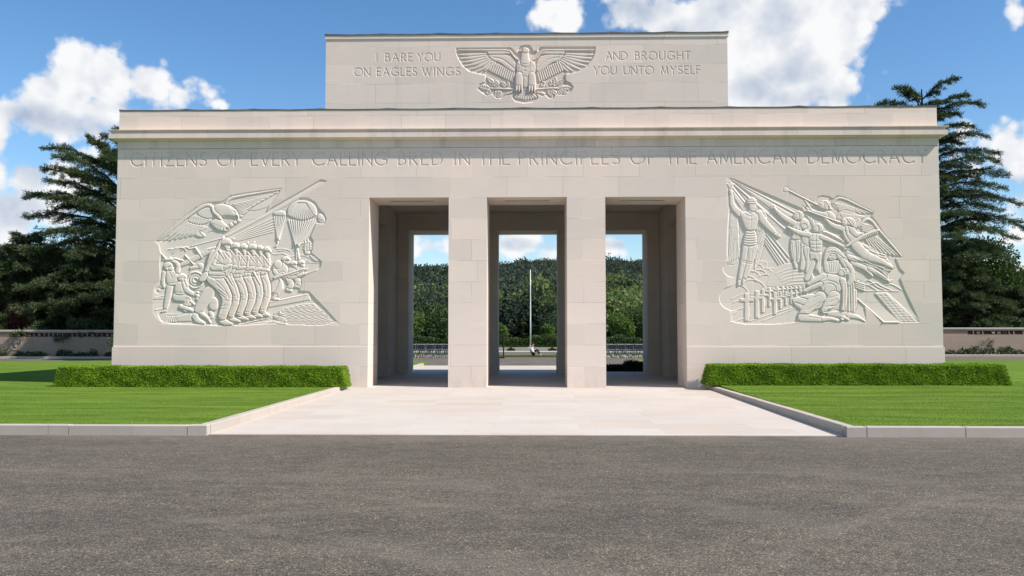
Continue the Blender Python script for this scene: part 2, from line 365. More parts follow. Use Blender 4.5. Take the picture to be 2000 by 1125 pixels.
def grass(name, lo, hi, scale=1.0):
    m, t, b = newmat(name, 0.9, 0.04)
    g = nd(t, 'ShaderNodeNewGeometry'); p = g.outputs['Position']
    n1 = noise(t, vmul(t, p, (.5, 2.2, 1)), .9 * scale, 6, .62); n2 = noise(t, p, 26 * scale, 4, .75); n3 = noise(t, vmul(t, p, (1, 1, 1)), 90 * scale, 2, .7)
    f = mth(t, 'ADD', mth(t, 'MULTIPLY', smooth(t, n1, .34, .66), .58), mth(t, 'MULTIPLY', mth(t, 'ADD', n2, n3), .28))
    c = mixc(t, f, lo, hi)
    sp = nd(t, 'ShaderNodeSeparateXYZ'); t.links.new(p, sp.inputs[0])
    st = mth(t, 'SINE', mth(t, 'ADD', mth(t, 'MULTIPLY', sp.outputs[1], 4.2), mth(t, 'MULTIPLY', n1, 3.0)))
    c = mixc(t, 1.0, c, mixc(t, smooth(t, st, -1, 1), (.95, .96, .94), (1.05, 1.04, 1.05)), 'MULTIPLY')
    fl = smooth(t, noise(t, p, 14, 4, .8), .71, .78)
    c = mixc(t, mth(t, 'MULTIPLY', fl, .25), c, (.22, .26, .10))
    t.links.new(c, b.inputs['Base Color'])
    bump(t, b, mth(t, 'ADD', n2, n3), .8, .03)
    return m
M['lawn'] = grass('lawn_grass', (.078, .142, .018), (.172, .272, .042))
M['blade'] = grass('grass_blade', (.105, .205, .020), (.23, .37, .050))
M['meadow'] = grass('far_grass', (.03, .06, .012), (.06, .10, .02), .3)  # darker than the lawn, with the far trees' shade put into its colour
def leaf(name, lo, hi, scale=2.0, trans=0.25, fine=40.0):
    m = bpy.data.materials.new(name); m.use_nodes = True; t = m.node_tree
    b = t.nodes['Principled BSDF']; b.inputs['Roughness'].default_value = .55; b.inputs['Specular IOR Level'].default_value = .25
    g = nd(t, 'ShaderNodeNewGeometry'); p = g.outputs['Position']
    n = noise(t, p, scale, 5, .6); n2 = noise(t, p, fine, 2, .6)
    f = mth(t, 'ADD', mth(t, 'MULTIPLY', smooth(t, n, .3, .7), .6), mth(t, 'MULTIPLY', smooth(t, n2, .3, .7), .4))
    c = mixc(t, f, lo, hi); t.links.new(c, b.inputs['Base Color'])
    tr = nd(t, 'ShaderNodeBsdfTranslucent'); t.links.new(mixc(t, 1.0, c, (1.1, 1.3, .6), 'MULTIPLY'), tr.inputs[0])
    mx = nd(t, 'ShaderNodeMixShader'); mx.inputs[0].default_value = trans
    t.links.new(b.outputs[0], mx.inputs[1]); t.links.new(tr.outputs[0], mx.inputs[2])
    t.links.new(mx.outputs[0], t.nodes['Material Output'].inputs[0])
    return m
M['hedge'] = leaf('hedge_leaf', (.095, .175, .010), (.27, .42, .026), 3, .3)
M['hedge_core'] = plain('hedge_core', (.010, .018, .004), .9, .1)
M['cedar'] = leaf('cedar_needles', (.036, .058, .026), (.10, .136, .060), .5, .2, 6)
M['darkleaf'] = leaf('dark_leaf', (.028, .052, .016), (.075, .115, .034), .4, .2, 5)
M['redleaf'] = leaf('red_leaf', (.045, .010, .014), (.12, .022, .03), 1.0, .2, 8)
M['shrub'] = leaf('shrub_leaf', (.025, .05, .022), (.075, .115, .05), 2, .2, 12)
M['greenleaf'] = leaf('green_leaf', (.065, .11, .028), (.125, .19, .05), .15, .35, 2)
M['blackleaf'] = leaf('black_leaf', (.010, .016, .008), (.022, .032, .014), 2, .1)

# ------------------------------------------------------------------ ground
def sheet(name, x0, x1, y0, y1, zf, mat, nx=2, ny=2, skirt=0.0):
    xs = np.linspace(x0, x1, nx); ys = np.linspace(y0, y1, ny)
    V = [(x, y, zf(x, y)) for y in ys for x in xs]; F = []
    for j in range(ny - 1):
        for i in range(nx - 1):
            a = j * nx + i; F.append((a, a + 1, a + nx + 1, a + nx))
    if skirt:
        n0 = len(V)
        ring = [i for i in range(nx)] + [j * nx + nx - 1 for j in range(1, ny)] + [(ny - 1) * nx + i for i in range(nx - 2, -1, -1)] + [j * nx for j in range(ny - 2, 0, -1)]
        for r in ring: V.append((V[r][0], V[r][1], V[r][2] - skirt))
        k = len(ring)
        for i in range(k):
            j = (i + 1) % k; F.append((ring[j], ring[i], n0 + i, n0 + j))
    o = raw_mesh(name, V, [i for f in F for i in f], [len(f) for f in F], mat)
    o['kind'] = 'structure'; return o
XL, XR = -5.20, 5.00              # sides of the stone terrace
sheet('ground', -2500, 2500, -2500, 2500, lambda x, y: -0.06, M['meadow'])
sheet('plaza', -60, 60, -70, -10.98, lambda x, y: 0.0, M['asphalt'])
def terr_z(x, y):
    if y <= 0: return 0.012 + 0.068 * (y + 11.02) / 11.02
    if y <= 9.9: return 0.08
    return 0.08 - 0.03 * (y - 9.9) / 7.6
sheet('terrace', XL, XR, -11.02, 17.5, terr_z, M['paving'], 2, 40, 0.2)
sheet('path', -60, 60, 17.5, 36.5, lambda x, y: 0.02, M['asphalt'])
def lawn_l(x, y):
    if -12.0 < x and .1 < y < 9.65: return -.03           # under the building
    return 0.135 + 0.003 * max(0, min(12, y + 11)) + .012 * math.sin(x * .5) * math.sin(y * .4)
def lawn_r(x, y):
    if x < 11.6 and .1 < y < 9.65: return -.03
    return 0.135 + 0.0075 * max(0, min(12, y + 11)) + .012 * math.sin(x * .45) * math.sin(y * .5)
sheet('lawn', -50, XL - 0.19, -10.90, 20.5, lawn_l, M['lawn'], 60, 40, 0.15)
sheet('lawn', XR + 0.19, 55, -10.90, 20.5, lawn_r, M['lawn'], 60, 40, 0.15)
sheet('lawn', -4.3, 4.3, 33.2, 37.6, lambda x, y: 0.06, M['meadow'], 2, 2, 0.06)
sheet('path', -4.3, 4.3, 37.6, 48.9, lambda x, y: 0.04, M['asphalt'], 2, 2, 0.06)
def kerb(sgn):
    mb = MB()
    xe = XL if sgn < 0 else XR
    # stones with open joints, laid along the plaza and returning along the terrace
    x = xe; first = True
    r = random.Random(3 + sgn)
    while abs(x) < 55:
        ln = 0.32 if first else r.uniform(1.5, 1.95)
        a, b_ = (x - ln + .006, x - .006) if sgn < 0 else (x + .006, x + ln - .006)
        dz = r.uniform(-.003, .003)
        mb.bevbox(a, b_, -11.12, -10.95, -.05, .165 + dz, .012)
        x += ln * sgn; first = False
    y = -10.94
    while y < 17.4:
        ln = r.uniform(1.5, 2.0); y2 = min(17.4, y + ln)
        if y < 0 and y2 > -0.06: y2 = -0.06
        a, b_ = (xe - .17, xe - .001) if sgn < 0 else (xe + .001, xe + .17)
        if y2 <= 0 or y > 9.9: mb.bevbox(a, b_, y + .005, y2 - .005, -.05, .168 + r.uniform(-.002, .002), .012)
        y = 9.92 if (-.1 < y2 < 9.9) else y2
    o = mb.build('kerb', M['stone_kerb']); o['kind'] = 'structure'
kerb(-1); kerb(1)

# ------------------------------------------------------------------ carving engine: height fields for reliefs and incised letters
def parse(s):
    return np.array([[float(c) for c in p.split(',')] for p in s.split()], dtype=float)
def chaikin(P, it=2, closed=True):
    for _ in range(it):
        if closed: Q = np.roll(P, -1, 0)
        else: P, Q, e0, e1 = P[:-1], P[1:], P[:1], P[-1:]
        N = np.empty((len(P) * 2, P.shape[1])); N[0::2] = P * .75 + Q * .25; N[1::2] = P * .25 + Q * .75
        P = N if closed else np.vstack([e0, N, e1])
    return P
class Carve:
    def __init__(s, x0, x1, z0, z1, step, ax=None, az=None, ids=('background',)):
        s.nx = int(round((x1 - x0) / step)) + 1; s.nz = int(round((z1 - z0) / step)) + 1
        s.xs = np.linspace(x0, x1, s.nx); s.zs = np.linspace(z0, z1, s.nz)
        s.X, s.Z = np.meshgrid(s.xs, s.zs)
        s.H = np.zeros_like(s.X); s.ID = np.zeros(s.X.shape, dtype=np.int32)
        s.names = list(ids); s.ax, s.az = ax, az
        s.k = abs(ax[1]) if ax else 1.0          # metres per drawing unit
    def t(s, P):
        P = parse(P) if isinstance(P, str) else np.asarray(P, dtype=float)
        if s.ax is None: return P
        Q = P.copy()
        Q[:, 0] = s.ax[0] + s.ax[1] * P[:, 0] + s.ax[2] * P[:, 1]
        Q[:, 1] = s.az[0] + s.az[1] * P[:, 0] + s.az[2] * P[:, 1]
        return Q
    def pid(s, name):
        if name is None: return None
        s.names.append(name); return len(s.names) - 1
    def win(s, P, pad):
        i0 = max(0, np.searchsorted(s.xs, P[:, 0].min() - pad) - 1); i1 = min(s.nx, np.searchsorted(s.xs, P[:, 0].max() + pad) + 1)
        j0 = max(0, np.searchsorted(s.zs, P[:, 1].min() - pad) - 1); j1 = min(s.nz, np.searchsorted(s.zs, P[:, 1].max() + pad) + 1)
        return (slice(j0, j1), slice(i0, i1))
    def seg(s, w, a, b):
        X, Z = s.X[w], s.Z[w]; d = b - a; L = max(1e-12, d @ d)
        tt = np.clip(((X - a[0]) * d[0] + (Z - a[1]) * d[1]) / L, 0, 1)
        return np.hypot(X - a[0] - tt * d[0], Z - a[1] - tt * d[1]), tt
    def sd(s, P, w):
        D = np.full(s.X[w].shape, 1e9); ins = np.zeros(s.X[w].shape, bool); X, Z = s.X[w], s.Z[w]
        for a, b in zip(P, np.roll(P, -1, 0)):
            D = np.minimum(D, s.seg(w, a, b)[0])
            c = (a[1] > Z) != (b[1] > Z)
            with np.errstate(divide='ignore', invalid='ignore'):
                xi = (b[0] - a[0]) * (Z - a[1]) / (b[1] - a[1] + 1e-15) + a[0]
            ins ^= c & (X < xi)
        return np.where(ins, D, -D)
    def region(s, P, h, soft=0.0, it=1, i=None):
        P = chaikin(s.t(P), it) if it else s.t(P); w = s.win(P, .05)
        if s.H[w].size == 0: return
        d = s.sd(P, w); f = np.clip(d / max(soft * s.k, 1e-6), 0, 1) if soft else (d > 0).astype(float)
        s.H[w] = s.H[w] * (1 - f) + h * .01 * f
        if i is not None: s.ID[w] = np.where(d > 0, i, s.ID[w])
    def put(s, w, d, base, bulge, r, i, gap, gd):
        gap *= .62
        hh = s.H[w]
        if gap:
            m = (d <= 0) & (d > -gap); hh[m] -= gd * .016 * (1 + d[m] / gap)
        m = d > 0
        q = np.clip(d[m] / r, 0, 1) if np.isscalar(r) else np.clip(d[m] / r[m], 0, 1)
        re_ = 1e9 if s.ax is None else 6 * s.k if s.ax[1] > .003 else 14 * s.k                   # crisp rounded arris, gently domed middle
        qe = np.clip(d[m] / np.minimum(r if np.isscalar(r) else r[m], re_), 0, 1)
        hh[m] = .01 * (base * 1.1 + bulge * (.56 * np.sqrt(1 - (1 - qe) ** 2) + .36 * np.sqrt(1 - (1 - q) ** 2)))
        s.H[w] = hh
        if i is not None: s.ID[w][m] = i
    def body(s, P, base, bulge, r, i=None, it=2, gap=5, gd=.8):
        P = chaikin(s.t(P), it) if it else s.t(P); w = s.win(P, gap * s.k)
        if s.H[w].size == 0: return
        s.put(w, s.sd(P, w), base, bulge, r * s.k, i, gap * s.k, gd)
    def limb(s, P, base, bulge, i=None, it=1, gap=5, gd=.8, full=False):
        # P: rows x, y, radius
        P = parse(P) if isinstance(P, str) else np.asarray(P, float)
        if it: P = chaikin(P, it, False)
        Q = s.t(P[:, :2]); rr = P[:, 2] * s.k; w = s.win(Q, rr.max() + gap * s.k)
        if s.H[w].size == 0: return
        D = np.full(s.X[w].shape, -1e9); RR = np.full(D.shape, 1e-3)
        for n in range(len(Q) - 1):
            d, tt = s.seg(w, Q[n], Q[n + 1]); rad = rr[n] * (1 - tt) + rr[n + 1] * tt; v = rad - d
            m = v > D; D[m] = v[m]; RR[m] = rad[m]
        s.put(w, D, base, bulge, np.maximum(RR, 1e-4), i, gap * s.k, gd)
    def oval(s, cx, cy, rx, ry, base, bulge, i=None, rot=0.0, gap=5, gd=.8, r=None):
        t = np.linspace(0, 2 * np.pi, 28, endpoint=False); c, sn = math.cos(rot), math.sin(rot)
        P = np.stack([cx + rx * np.cos(t) * c - ry * np.sin(t) * sn, cy + rx * np.cos(t) * sn + ry * np.sin(t) * c], 1)
        s.body(P, base, bulge, r or min(rx, ry), i, 0, gap, gd)
    def lines(s, L, w_, dh, only=None, it=1):
        for P in (L if isinstance(L, (list, tuple)) else [L]):
            P = parse(P) if isinstance(P, str) else np.asarray(P, float)
            if it and len(P) > 2: P = chaikin(P, it, False)
            Q = s.t(P[:, :2]); ww = w_ * s.k; w = s.win(Q, ww)
            if s.H[w].size == 0: continue
            D = np.full(s.X[w].shape, 1e9)
            for n in range(len(Q) - 1): D = np.minimum(D, s.seg(w, Q[n], Q[n + 1])[0])
            a = np.clip(1 - D / ww, 0, 1); a = a * a * (3 - 2 * a)
            if only is not None: a = a * np.isin(s.ID[w], only)
            s.H[w] += dh * .015 * a
    def fade(s, left, bottom, wl, wb):
        # the sunk ground runs out flush with the wall towards the left and the foot
        A = (s.X - s.ax[0]) / s.ax[1]; B = (s.Z - s.az[0]) / s.az[2]
        f = np.clip((A - left) / wl, 0, 1) * np.clip((bottom - B) / wb, 0, 1); s.H *= f * f * (3 - 2 * f)
    def circle(s, cx, cy, r, w_, dh, a0=0, a1=360, only=None):
        t = np.radians(np.linspace(a0, a1, 24)); s.lines([np.stack([cx + r * np.cos(t), cy - r * np.sin(t)], 1)], w_, dh, only, 0)
    def mesh(s, name, mat, parent, y0, partmat=None, label=None, soften=1, scale=1.0):
        H = s.H.copy()
        for _ in range(soften):
            K = H.copy(); K[1:-1, 1:-1] = (4 * H[1:-1, 1:-1] + 2 * (H[:-2, 1:-1] + H[2:, 1:-1] + H[1:-1, :-2] + H[1:-1, 2:]) + H[:-2, :-2] + H[2:, 2:] + H[:-2, 2:] + H[2:, :-2]) / 16; H = K * .35 + H * .65
        H *= scale
        H[0] = H[-1] = 0; H[:, 0] = H[:, -1] = 0
        V = np.stack([s.X, y0 - H, s.Z], -1).reshape(-1, 3)
        idx = np.arange(s.nx * s.nz).reshape(s.nz, s.nx)
        Q = np.stack([idx[:-1, :-1], idx[:-1, 1:], idx[1:, 1:], idx[1:, :-1]], -1).reshape(-1, 4)
        fid = s.ID[:-1, :-1].reshape(-1)
        root = None
        for i in range(len(s.names)):
            q = Q[fid == i]
            if len(q) == 0: continue
            u, inv = np.unique(q, return_inverse=True)
            par = parent if i == 0 else root
            o = raw_mesh(name if i == 0 else s.names[i], V[u], inv.reshape(-1), np.full(len(q), 4), mat if i == 0 or partmat is None else partmat, par, tuple(wloc(par)), True)
            if i == 0:
                root = o
                if label: o['label'] = label
        return root

# single stroke capitals: unit height, list of polylines, width
def _arc(cx, cy, rx, ry, a0, a1, n=14):
    t = np.radians(np.linspace(a0, a1, n)); return [(cx + rx * math.cos(x), cy + ry * math.sin(x)) for x in t]
GL = {
 'A': (.74, [[(0, 0), (.35, 1), (.74, 0)], [(.13, .33), (.6, .33)]]),
 'B': (.50, [[(0, 0), (0, 1), (.2, 1)] + _arc(.2, .77, .24, .23, 90, -90) + [(0, .54)], [(.2, .54)] + _arc(.22, .27, .28, .27, 90, -90) + [(0, 0)]]),
 'C': (.84, [_arc(.5, .5, .5, .51, 48, 312, 22)]),
 'D': (.76, [[(0, 0), (0, 1), (.26, 1)] + _arc(.26, .5, .5, .5, 90, -90, 20) + [(0, 0)]]),
 'E': (.46, [[(.46, 1), (0, 1), (0, 0), (.46, 0)], [(0, .53), (.38, .53)]]),
 'F': (.44, [[(.44, 1), (0, 1), (0, 0)], [(0, .52), (.36, .52)]]),
 'G': (.88, [_arc(.5, .5, .5, .51, 48, 322, 22) + [(.88, .42), (.62, .42)]]),
 'H': (.70, [[(0, 0), (0, 1)], [(.70, 0), (.70, 1)], [(0, .52), (.70, .52)]]),
 'I': (.02, [[(0.01, 0), (0.01, 1)]]),
 'L': (.44, [[(0, 1), (0, 0), (.44, 0)]]),
 'M': (.86, [[(0.02, 0), (.13, 1), (.43, .12), (.73, 1), (.84, 0)]]),
 'N': (.72, [[(0, 0), (0, 1), (.72, 0), (.72, 1)]]),
 'O': (1.0, [_arc(.5, .5, .5, .51, 0, 360, 30)]),
 'P': (.48, [[(0, 0), (0, 1), (.2, 1)] + _arc(.2, .74, .27, .26, 90, -90) + [(0, .48)]]),
 'R': (.56, [[(0, 0), (0, 1), (.2, 1)] + _arc(.2, .74, .27, .26, 90, -90) + [(0, .48)], [(.2, .48), (.56, 0)]]),
 'S': (.50, [_arc(.26, .745, .22, .25, 40, 260, 14) + _arc(.24, .255, .25, .25, 82, -145, 16)]),
 'T': (.62, [[(0, 1), (.62, 1)], [(.31, 1), (.31, 0)]]),
 'U': (.66, [[(0, 1), (0, .32)] + _arc(.33, .32, .33, .33, 180, 360, 14) + [(.66, 1)]]),
 'V': (.72, [[(0, 1), (.37, 0), (.72, 1)]]),
 'W': (1.06, [[(0, 1), (.29, 0), (.53, .95), (.78, 0), (1.06, 1)]]),
 'Y': (.68, [[(0, 1), (.34, .5), (.68, 1)], [(.34, .5), (.34, 0)]]),
 'Z': (.62, [[(.02, 1), (.62, 1), (0, 0), (.62, 0)]]),
}
def set_line(text, x0, x1, z0, h):
    # returns stroke polylines filling x0..x1
    n = len(text.replace(' ', '')); nat = sum(GL[c][0] * h for c in text if c != ' ')
    gaps = len(text) - 1 - 2 * text.count(' '); sp = text.count(' ')
    g = (x1 - x0 - nat) / max(1e-6, gaps + sp * 2.6); out = []; x = x0
    for i, c in enumerate(text):
        if c == ' ': x += g * 1.6; continue
        w, S = GL[c]
        for P in S: out.append(np.array([(x + p[0] * h, z0 + p[1] * h) for p in P]))
        x += w * h + g
    return out
def incise(C, polys, width, depth, pid):
    for Q in polys:
        w = C.win(Q, width)
        if C.H[w].size == 0: continue
        D = np.full(C.X[w].shape, 1e9)
        for n in range(len(Q) - 1): D = np.minimum(D, C.seg(w, Q[n], Q[n + 1])[0])
        C.H[w] = np.minimum(C.H[w], -depth * np.clip(1 - D / (width / 2), 0, 1))
        C.ID[w][D < width * .62] = pid

# ------------------------------------------------------------------ the memorial
BX0, BX1, BY1 = -12.12, 11.76, 9.75
OPEN = [(-4.69, -2.37), (-1.26, 1.057), (2.17, 4.48)]
ZF, ZL = 0.08, 5.585             # floor, lintel
WT = 1.58                        # thickness of the front and rear walls
mem = thing('memorial_building', (-.18, 0, 0), 'pale limestone memorial with three tall openings and carved figure panels', 'memorial')
def wall_face(mb, x0, x1, z0, z1, holes, y=0.0):
    xs = sorted({x0, x1, *[h[0] for h in holes], *[h[1] for h in holes]}); zs = sorted({z0, z1, *[h[2] for h in holes], *[h[3] for h in holes]})
    for a, b in zip(xs[:-1], xs[1:]):
        for c, d in zip(zs[:-1], zs[1:]):
            mx, mz = (a + b) / 2, (c + d) / 2
            if any(h[0] < mx < h[1] and h[2] < mz < h[3] for h in holes): continue
            mb.quad((a, y, c), (b, y, c), (b, y, d), (a, y, d))
ZI = 6.44                         # foot of the inscription band
HL = (-11.20, -5.50, 1.62, 6.28)  # hole for the soldiers relief
HR = (5.40, 11.26, 1.62, 6.28)
mb = MB()
wall_face(mb, BX0, OPEN[0][0], 1.24, ZI, [HL]); wall_face(mb, OPEN[2][1], BX1, 1.24, ZI, [HR])
wall_face(mb, OPEN[0][0], OPEN[0][0] + .0, ZF, ZI, [])
wall_face(mb, OPEN[0][0], OPEN[2][1], ZL, ZI, [])
for a, b in OPEN: mb.quad((a, 0, ZL), (a, WT, ZL), (b, WT, ZL), (b, 0, ZL))
xa, xb = OPEN[0][0], OPEN[2][1]
mb.quad((xa, 0, 1.24), (xa, WT, 1.24), (xa, WT, ZL), (xa, 0, ZL)); mb.quad((xb, WT, 1.24), (xb, 0, 1.24), (xb, 0, ZL), (xb, WT, ZL))
mb.quad((xb, WT, ZL), (xa, WT, ZL), (xa, WT, 6.4), (xb, WT, 6.4))
mb.quad((xa, WT, 0), (-5.3, WT, 0), (-5.3, WT, 6.4), (xa, WT, 6.4)); mb.quad((5.1, WT, 0), (xb, WT, 0), (xb, WT, 6.4), (5.1, WT, 6.4))
mb.build('front_wall', M['stone'], mem)
mb = MB()                         # plinth course, a little proud of the wall
mb.box(BX0 - .025, xa, -.028, WT - .01, -.1, 1.24, 'k'); mb.build('plinth', M['stone'], mem)
MB().box(xb, BX1 + .025, -.028, WT - .01, -.1, 1.24, 'k').build('plinth', M['stone'], mem)
for a, b in ((OPEN[0][1], OPEN[1][0]), (OPEN[1][1], OPEN[2][0])):
    MB().box(a, b, 0, WT, 0, ZL, 't').build('pier', M['stone'], mem)
# inscription band
C = Carve(BX0, BX1, ZI, 7.04, 0.0125)
words = [('CITIZENS', 256, 405), ('OF', 428, 473), ('EVERY', 494, 593), ('CALLING', 616, 761), ('BRED', 785, 870), ('IN', 895, 923), ('THE', 943, 1001), ('PRINCIPLES', 1021, 1216),
         ('OF', 1239, 1284), ('THE', 1307, 1365), ('AMERICAN', 1386, 1557), ('DEMOCRACY', 1582, 1809)]
for wd, a, b in words:
    incise(C, set_line(wd, -11.728 + (a - 256) * .014901, -11.728 + (b - 256) * .014901, 6.535, .385), .046, .026, C.pid('lettering'))
C.mesh('inscription', M['stone'], mem, 0.0, soften=0, label='incised line CITIZENS OF EVERY CALLING BRED IN THE PRINCIPLES OF THE AMERICAN DEMOCRACY')
# cornice and frieze ring swept round the building
def ring(mb, prof, x0, x1, y0, y1):
    rows = []
    for o, z in prof: rows.append([(x0 - o, y0 - o, z), (x1 + o, y0 - o, z), (x1 + o, y1 + o, z), (x0 - o, y1 + o, z)])
    for r0, r1 in zip(rows[:-1], rows[1:]):
        for i in range(4):
            j = (i + 1) % 4; mb.quad(r0[i], r0[j], r1[j], r1[i])
mb = MB(); ring(mb, [(-.03, 7.02), (-.03, 7.045), (.012, 7.05), (.012, 7.262)], BX0, BX1, 0, BY1); mb.build('frieze', M['stone_trim'], mem)
cor = [(0.0, 7.262), (.05, 7.275), (.10, 7.295), (.125, 7.318), (.196, 7.322), (.196, 7.455), (.186, 7.458), (.150, 7.464), (.146, 7.50), (.164, 7.528), (.196, 7.546), (.219, 7.550), (.219, 7.572), (.02, 7.61), (-.3, 7.62)]
mb = MB(); ring(mb, cor, BX0, BX1, 0, BY1); mb.build('cornice', M['stone_trim'], mem)
MB().box(BX0 + .02, BX1 - .02, .006, BY1 - .03, 7.60, 8.165).build('parapet', M['stone_up'], mem)
def coping(x0, x1, y0, y1, z, h, step, seed):
    mb = MB(); r = random.Random(seed); n = int((x1 - x0) / step) + 1; xs = np.linspace(x0, x1, n * 8 + 1); F = []
    V = []
    for k, x in enumerate(xs):
        sag = -.012 * abs(math.sin(math.pi * k / 8)) + r.uniform(-.004, .004) if 0 < k < len(xs) - 1 else 0
        jz = .012 if k % 8 == 0 else 0
        V += [(x, y0, z + sag * .6), (x, y0 - .004, z + h + jz + sag), (x, y1, z + h + jz + sag), (x, y1, z)]
    for k in range(len(xs) - 1):
        a = 4 * k
        for i in range(4): F.append((a + i, a + 4 + i, a + 4 + (i + 1) % 4, a + (i + 1) % 4))
    F.append((3, 2, 1, 0)); e = 4 * (len(xs) - 1); F.append((e, e + 1, e + 2, e + 3))
    return V, [i for f in F for i in f], [4] * len(F)
raw_mesh('coping', *coping(BX0 + .01, BX1 - .01, -.004, BY1, 8.168, .045, 2.1, 1), M['coping'], mem, tuple(mem.location))
# raised centre block
UX0, UX1, UY0, UY1 = -6.20, 5.93, .8, 6.0
HE = (-5.60, 5.40, 8.44, 10.40)
mb = MB(); wall_face(mb, UX0, UX1, 8.0, 10.53, [HE], UY0)
mb.quad((UX1, UY0, 8), (UX1, UY1, 8), (UX1, UY1, 10.53), (UX1, UY0, 10.53)); mb.quad((UX0, UY1, 8), (UX0, UY0, 8), (UX0, UY0, 10.53), (UX0, UY1, 10.53))
mb.quad((UX1, UY1, 8), (UX0, UY1, 8), (UX0, UY1, 10.53), (UX1, UY1, 10.53))
mb.build('raised_block', M['stone_up'], mem)
mb = MB(); ring(mb, [(0, 10.53), (.006, 10.535), (.028, 10.555), (.028, 10.655), (-.2, 10.656)], UX0, UX1, UY0, UY1); mb.build('cap_moulding', M['stone_up'], mem)
raw_mesh('coping', *coping(UX0 - .035, UX1 + .035, UY0 - .045, UY1 + .03, 10.658, .042, 1.9, 2), M['coping'], mem, tuple(mem.location))
# body of the building: sides, rear wall, portico interior
MB().quad((BX0, BY1, -.1), (BX0, 0, -.1), (BX0, 0, 7.25), (BX0, BY1, 7.25)).build('side_wall', M['stone'], mem)
MB().quad((BX1, 0, -.1), (BX1, BY1, -.1), (BX1, BY1, 7.25), (BX1, 0, 7.25)).build('side_wall', M['stone'], mem)
RY = BY1 - 1.55
mb = MB()
xs = [BX0 + .02, OPEN[0][0], OPEN[0][1], OPEN[1][0], OPEN[1][1], OPEN[2][0], OPEN[2][1], BX1 - .02]
mb.box(xs[0], xs[1], RY, BY1, -.1, ZL, ''); mb.box(xs[6], xs[7], RY, BY1, -.1, ZL, '')
mb.box(xs[0], xs[7], RY, BY1, ZL, 7.2, '')
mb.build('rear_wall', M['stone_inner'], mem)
for a, b in ((xs[2], xs[3]), (xs[4], xs[5])):
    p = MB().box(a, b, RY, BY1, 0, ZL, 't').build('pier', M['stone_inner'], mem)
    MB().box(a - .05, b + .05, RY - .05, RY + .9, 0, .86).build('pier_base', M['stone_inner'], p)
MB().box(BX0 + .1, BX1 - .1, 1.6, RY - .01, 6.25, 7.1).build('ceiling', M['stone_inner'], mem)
for s, x in ((-1, -5.1), (1, 4.92)):
    mb = MB(); o = s * .45
    N0, N1, NZ = 3.8, 6.1, 5.5
    def xq(y0, y1, z0, z1, xx): mb.quad((xx, y0, z0), (xx, y1, z0), (xx, y1, z1), (xx, y0, z1))
    xq(WT, N0, 0, 6.3, x); xq(N1, RY, 0, 6.3, x); xq(N0, N1, NZ, 6.3, x)
    mb.quad((x, N0, 0), (x + o, N0, 0), (x + o, N0, NZ), (x, N0, NZ)); mb.quad((x, N1, 0), (x + o, N1, 0), (x + o, N1, NZ), (x, N1, NZ)); mb.quad((x, N0, NZ), (x, N1, NZ), (x + o, N1, NZ), (x + o, N0, NZ))
    xq(N0, N1, 4.72, NZ, x + o); mb.quad((x, N0, .081), (x, N1, .081), (x + o, N1, .081), (x + o, N0, .081))
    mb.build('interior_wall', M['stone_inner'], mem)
    mb = MB()
    for q in (0, 1):
        ya, yb = (N0 + .02, (N0 + N1) / 2 - .01) if q == 0 else ((N0 + N1) / 2 + .01, N1 - .02)
        xi = x + o - s * .06
        mb.box(min(xi, x + o), max(xi, x + o), ya, yb, .1, 4.70)
        for k in range(4): mb.box(min(xi, xi - s * .025), max(xi, xi - s * .025), ya + .15, yb - .15, .35 + k * 1.08, 1.22 + k * 1.08)
    d = mb.build('door', M['bronze'], mem)
    MB().tube([(x + o - s * .16, (N0 + N1) / 2 - .1, 1.1), (x + o - s * .16, (N0 + N1) / 2 - .1, 1.6)], .018).build('door_handle', M['black_metal'], d)
for a, b in OPEN:                # shallow recessed light slots in the soffits
    for yy in (.72, RY + .8):
        MB().box(a + .5, b - .5, yy - .07, yy + .07, ZL - .006, ZL - .002).build('soffit_light', M['chair_metal'], mem)

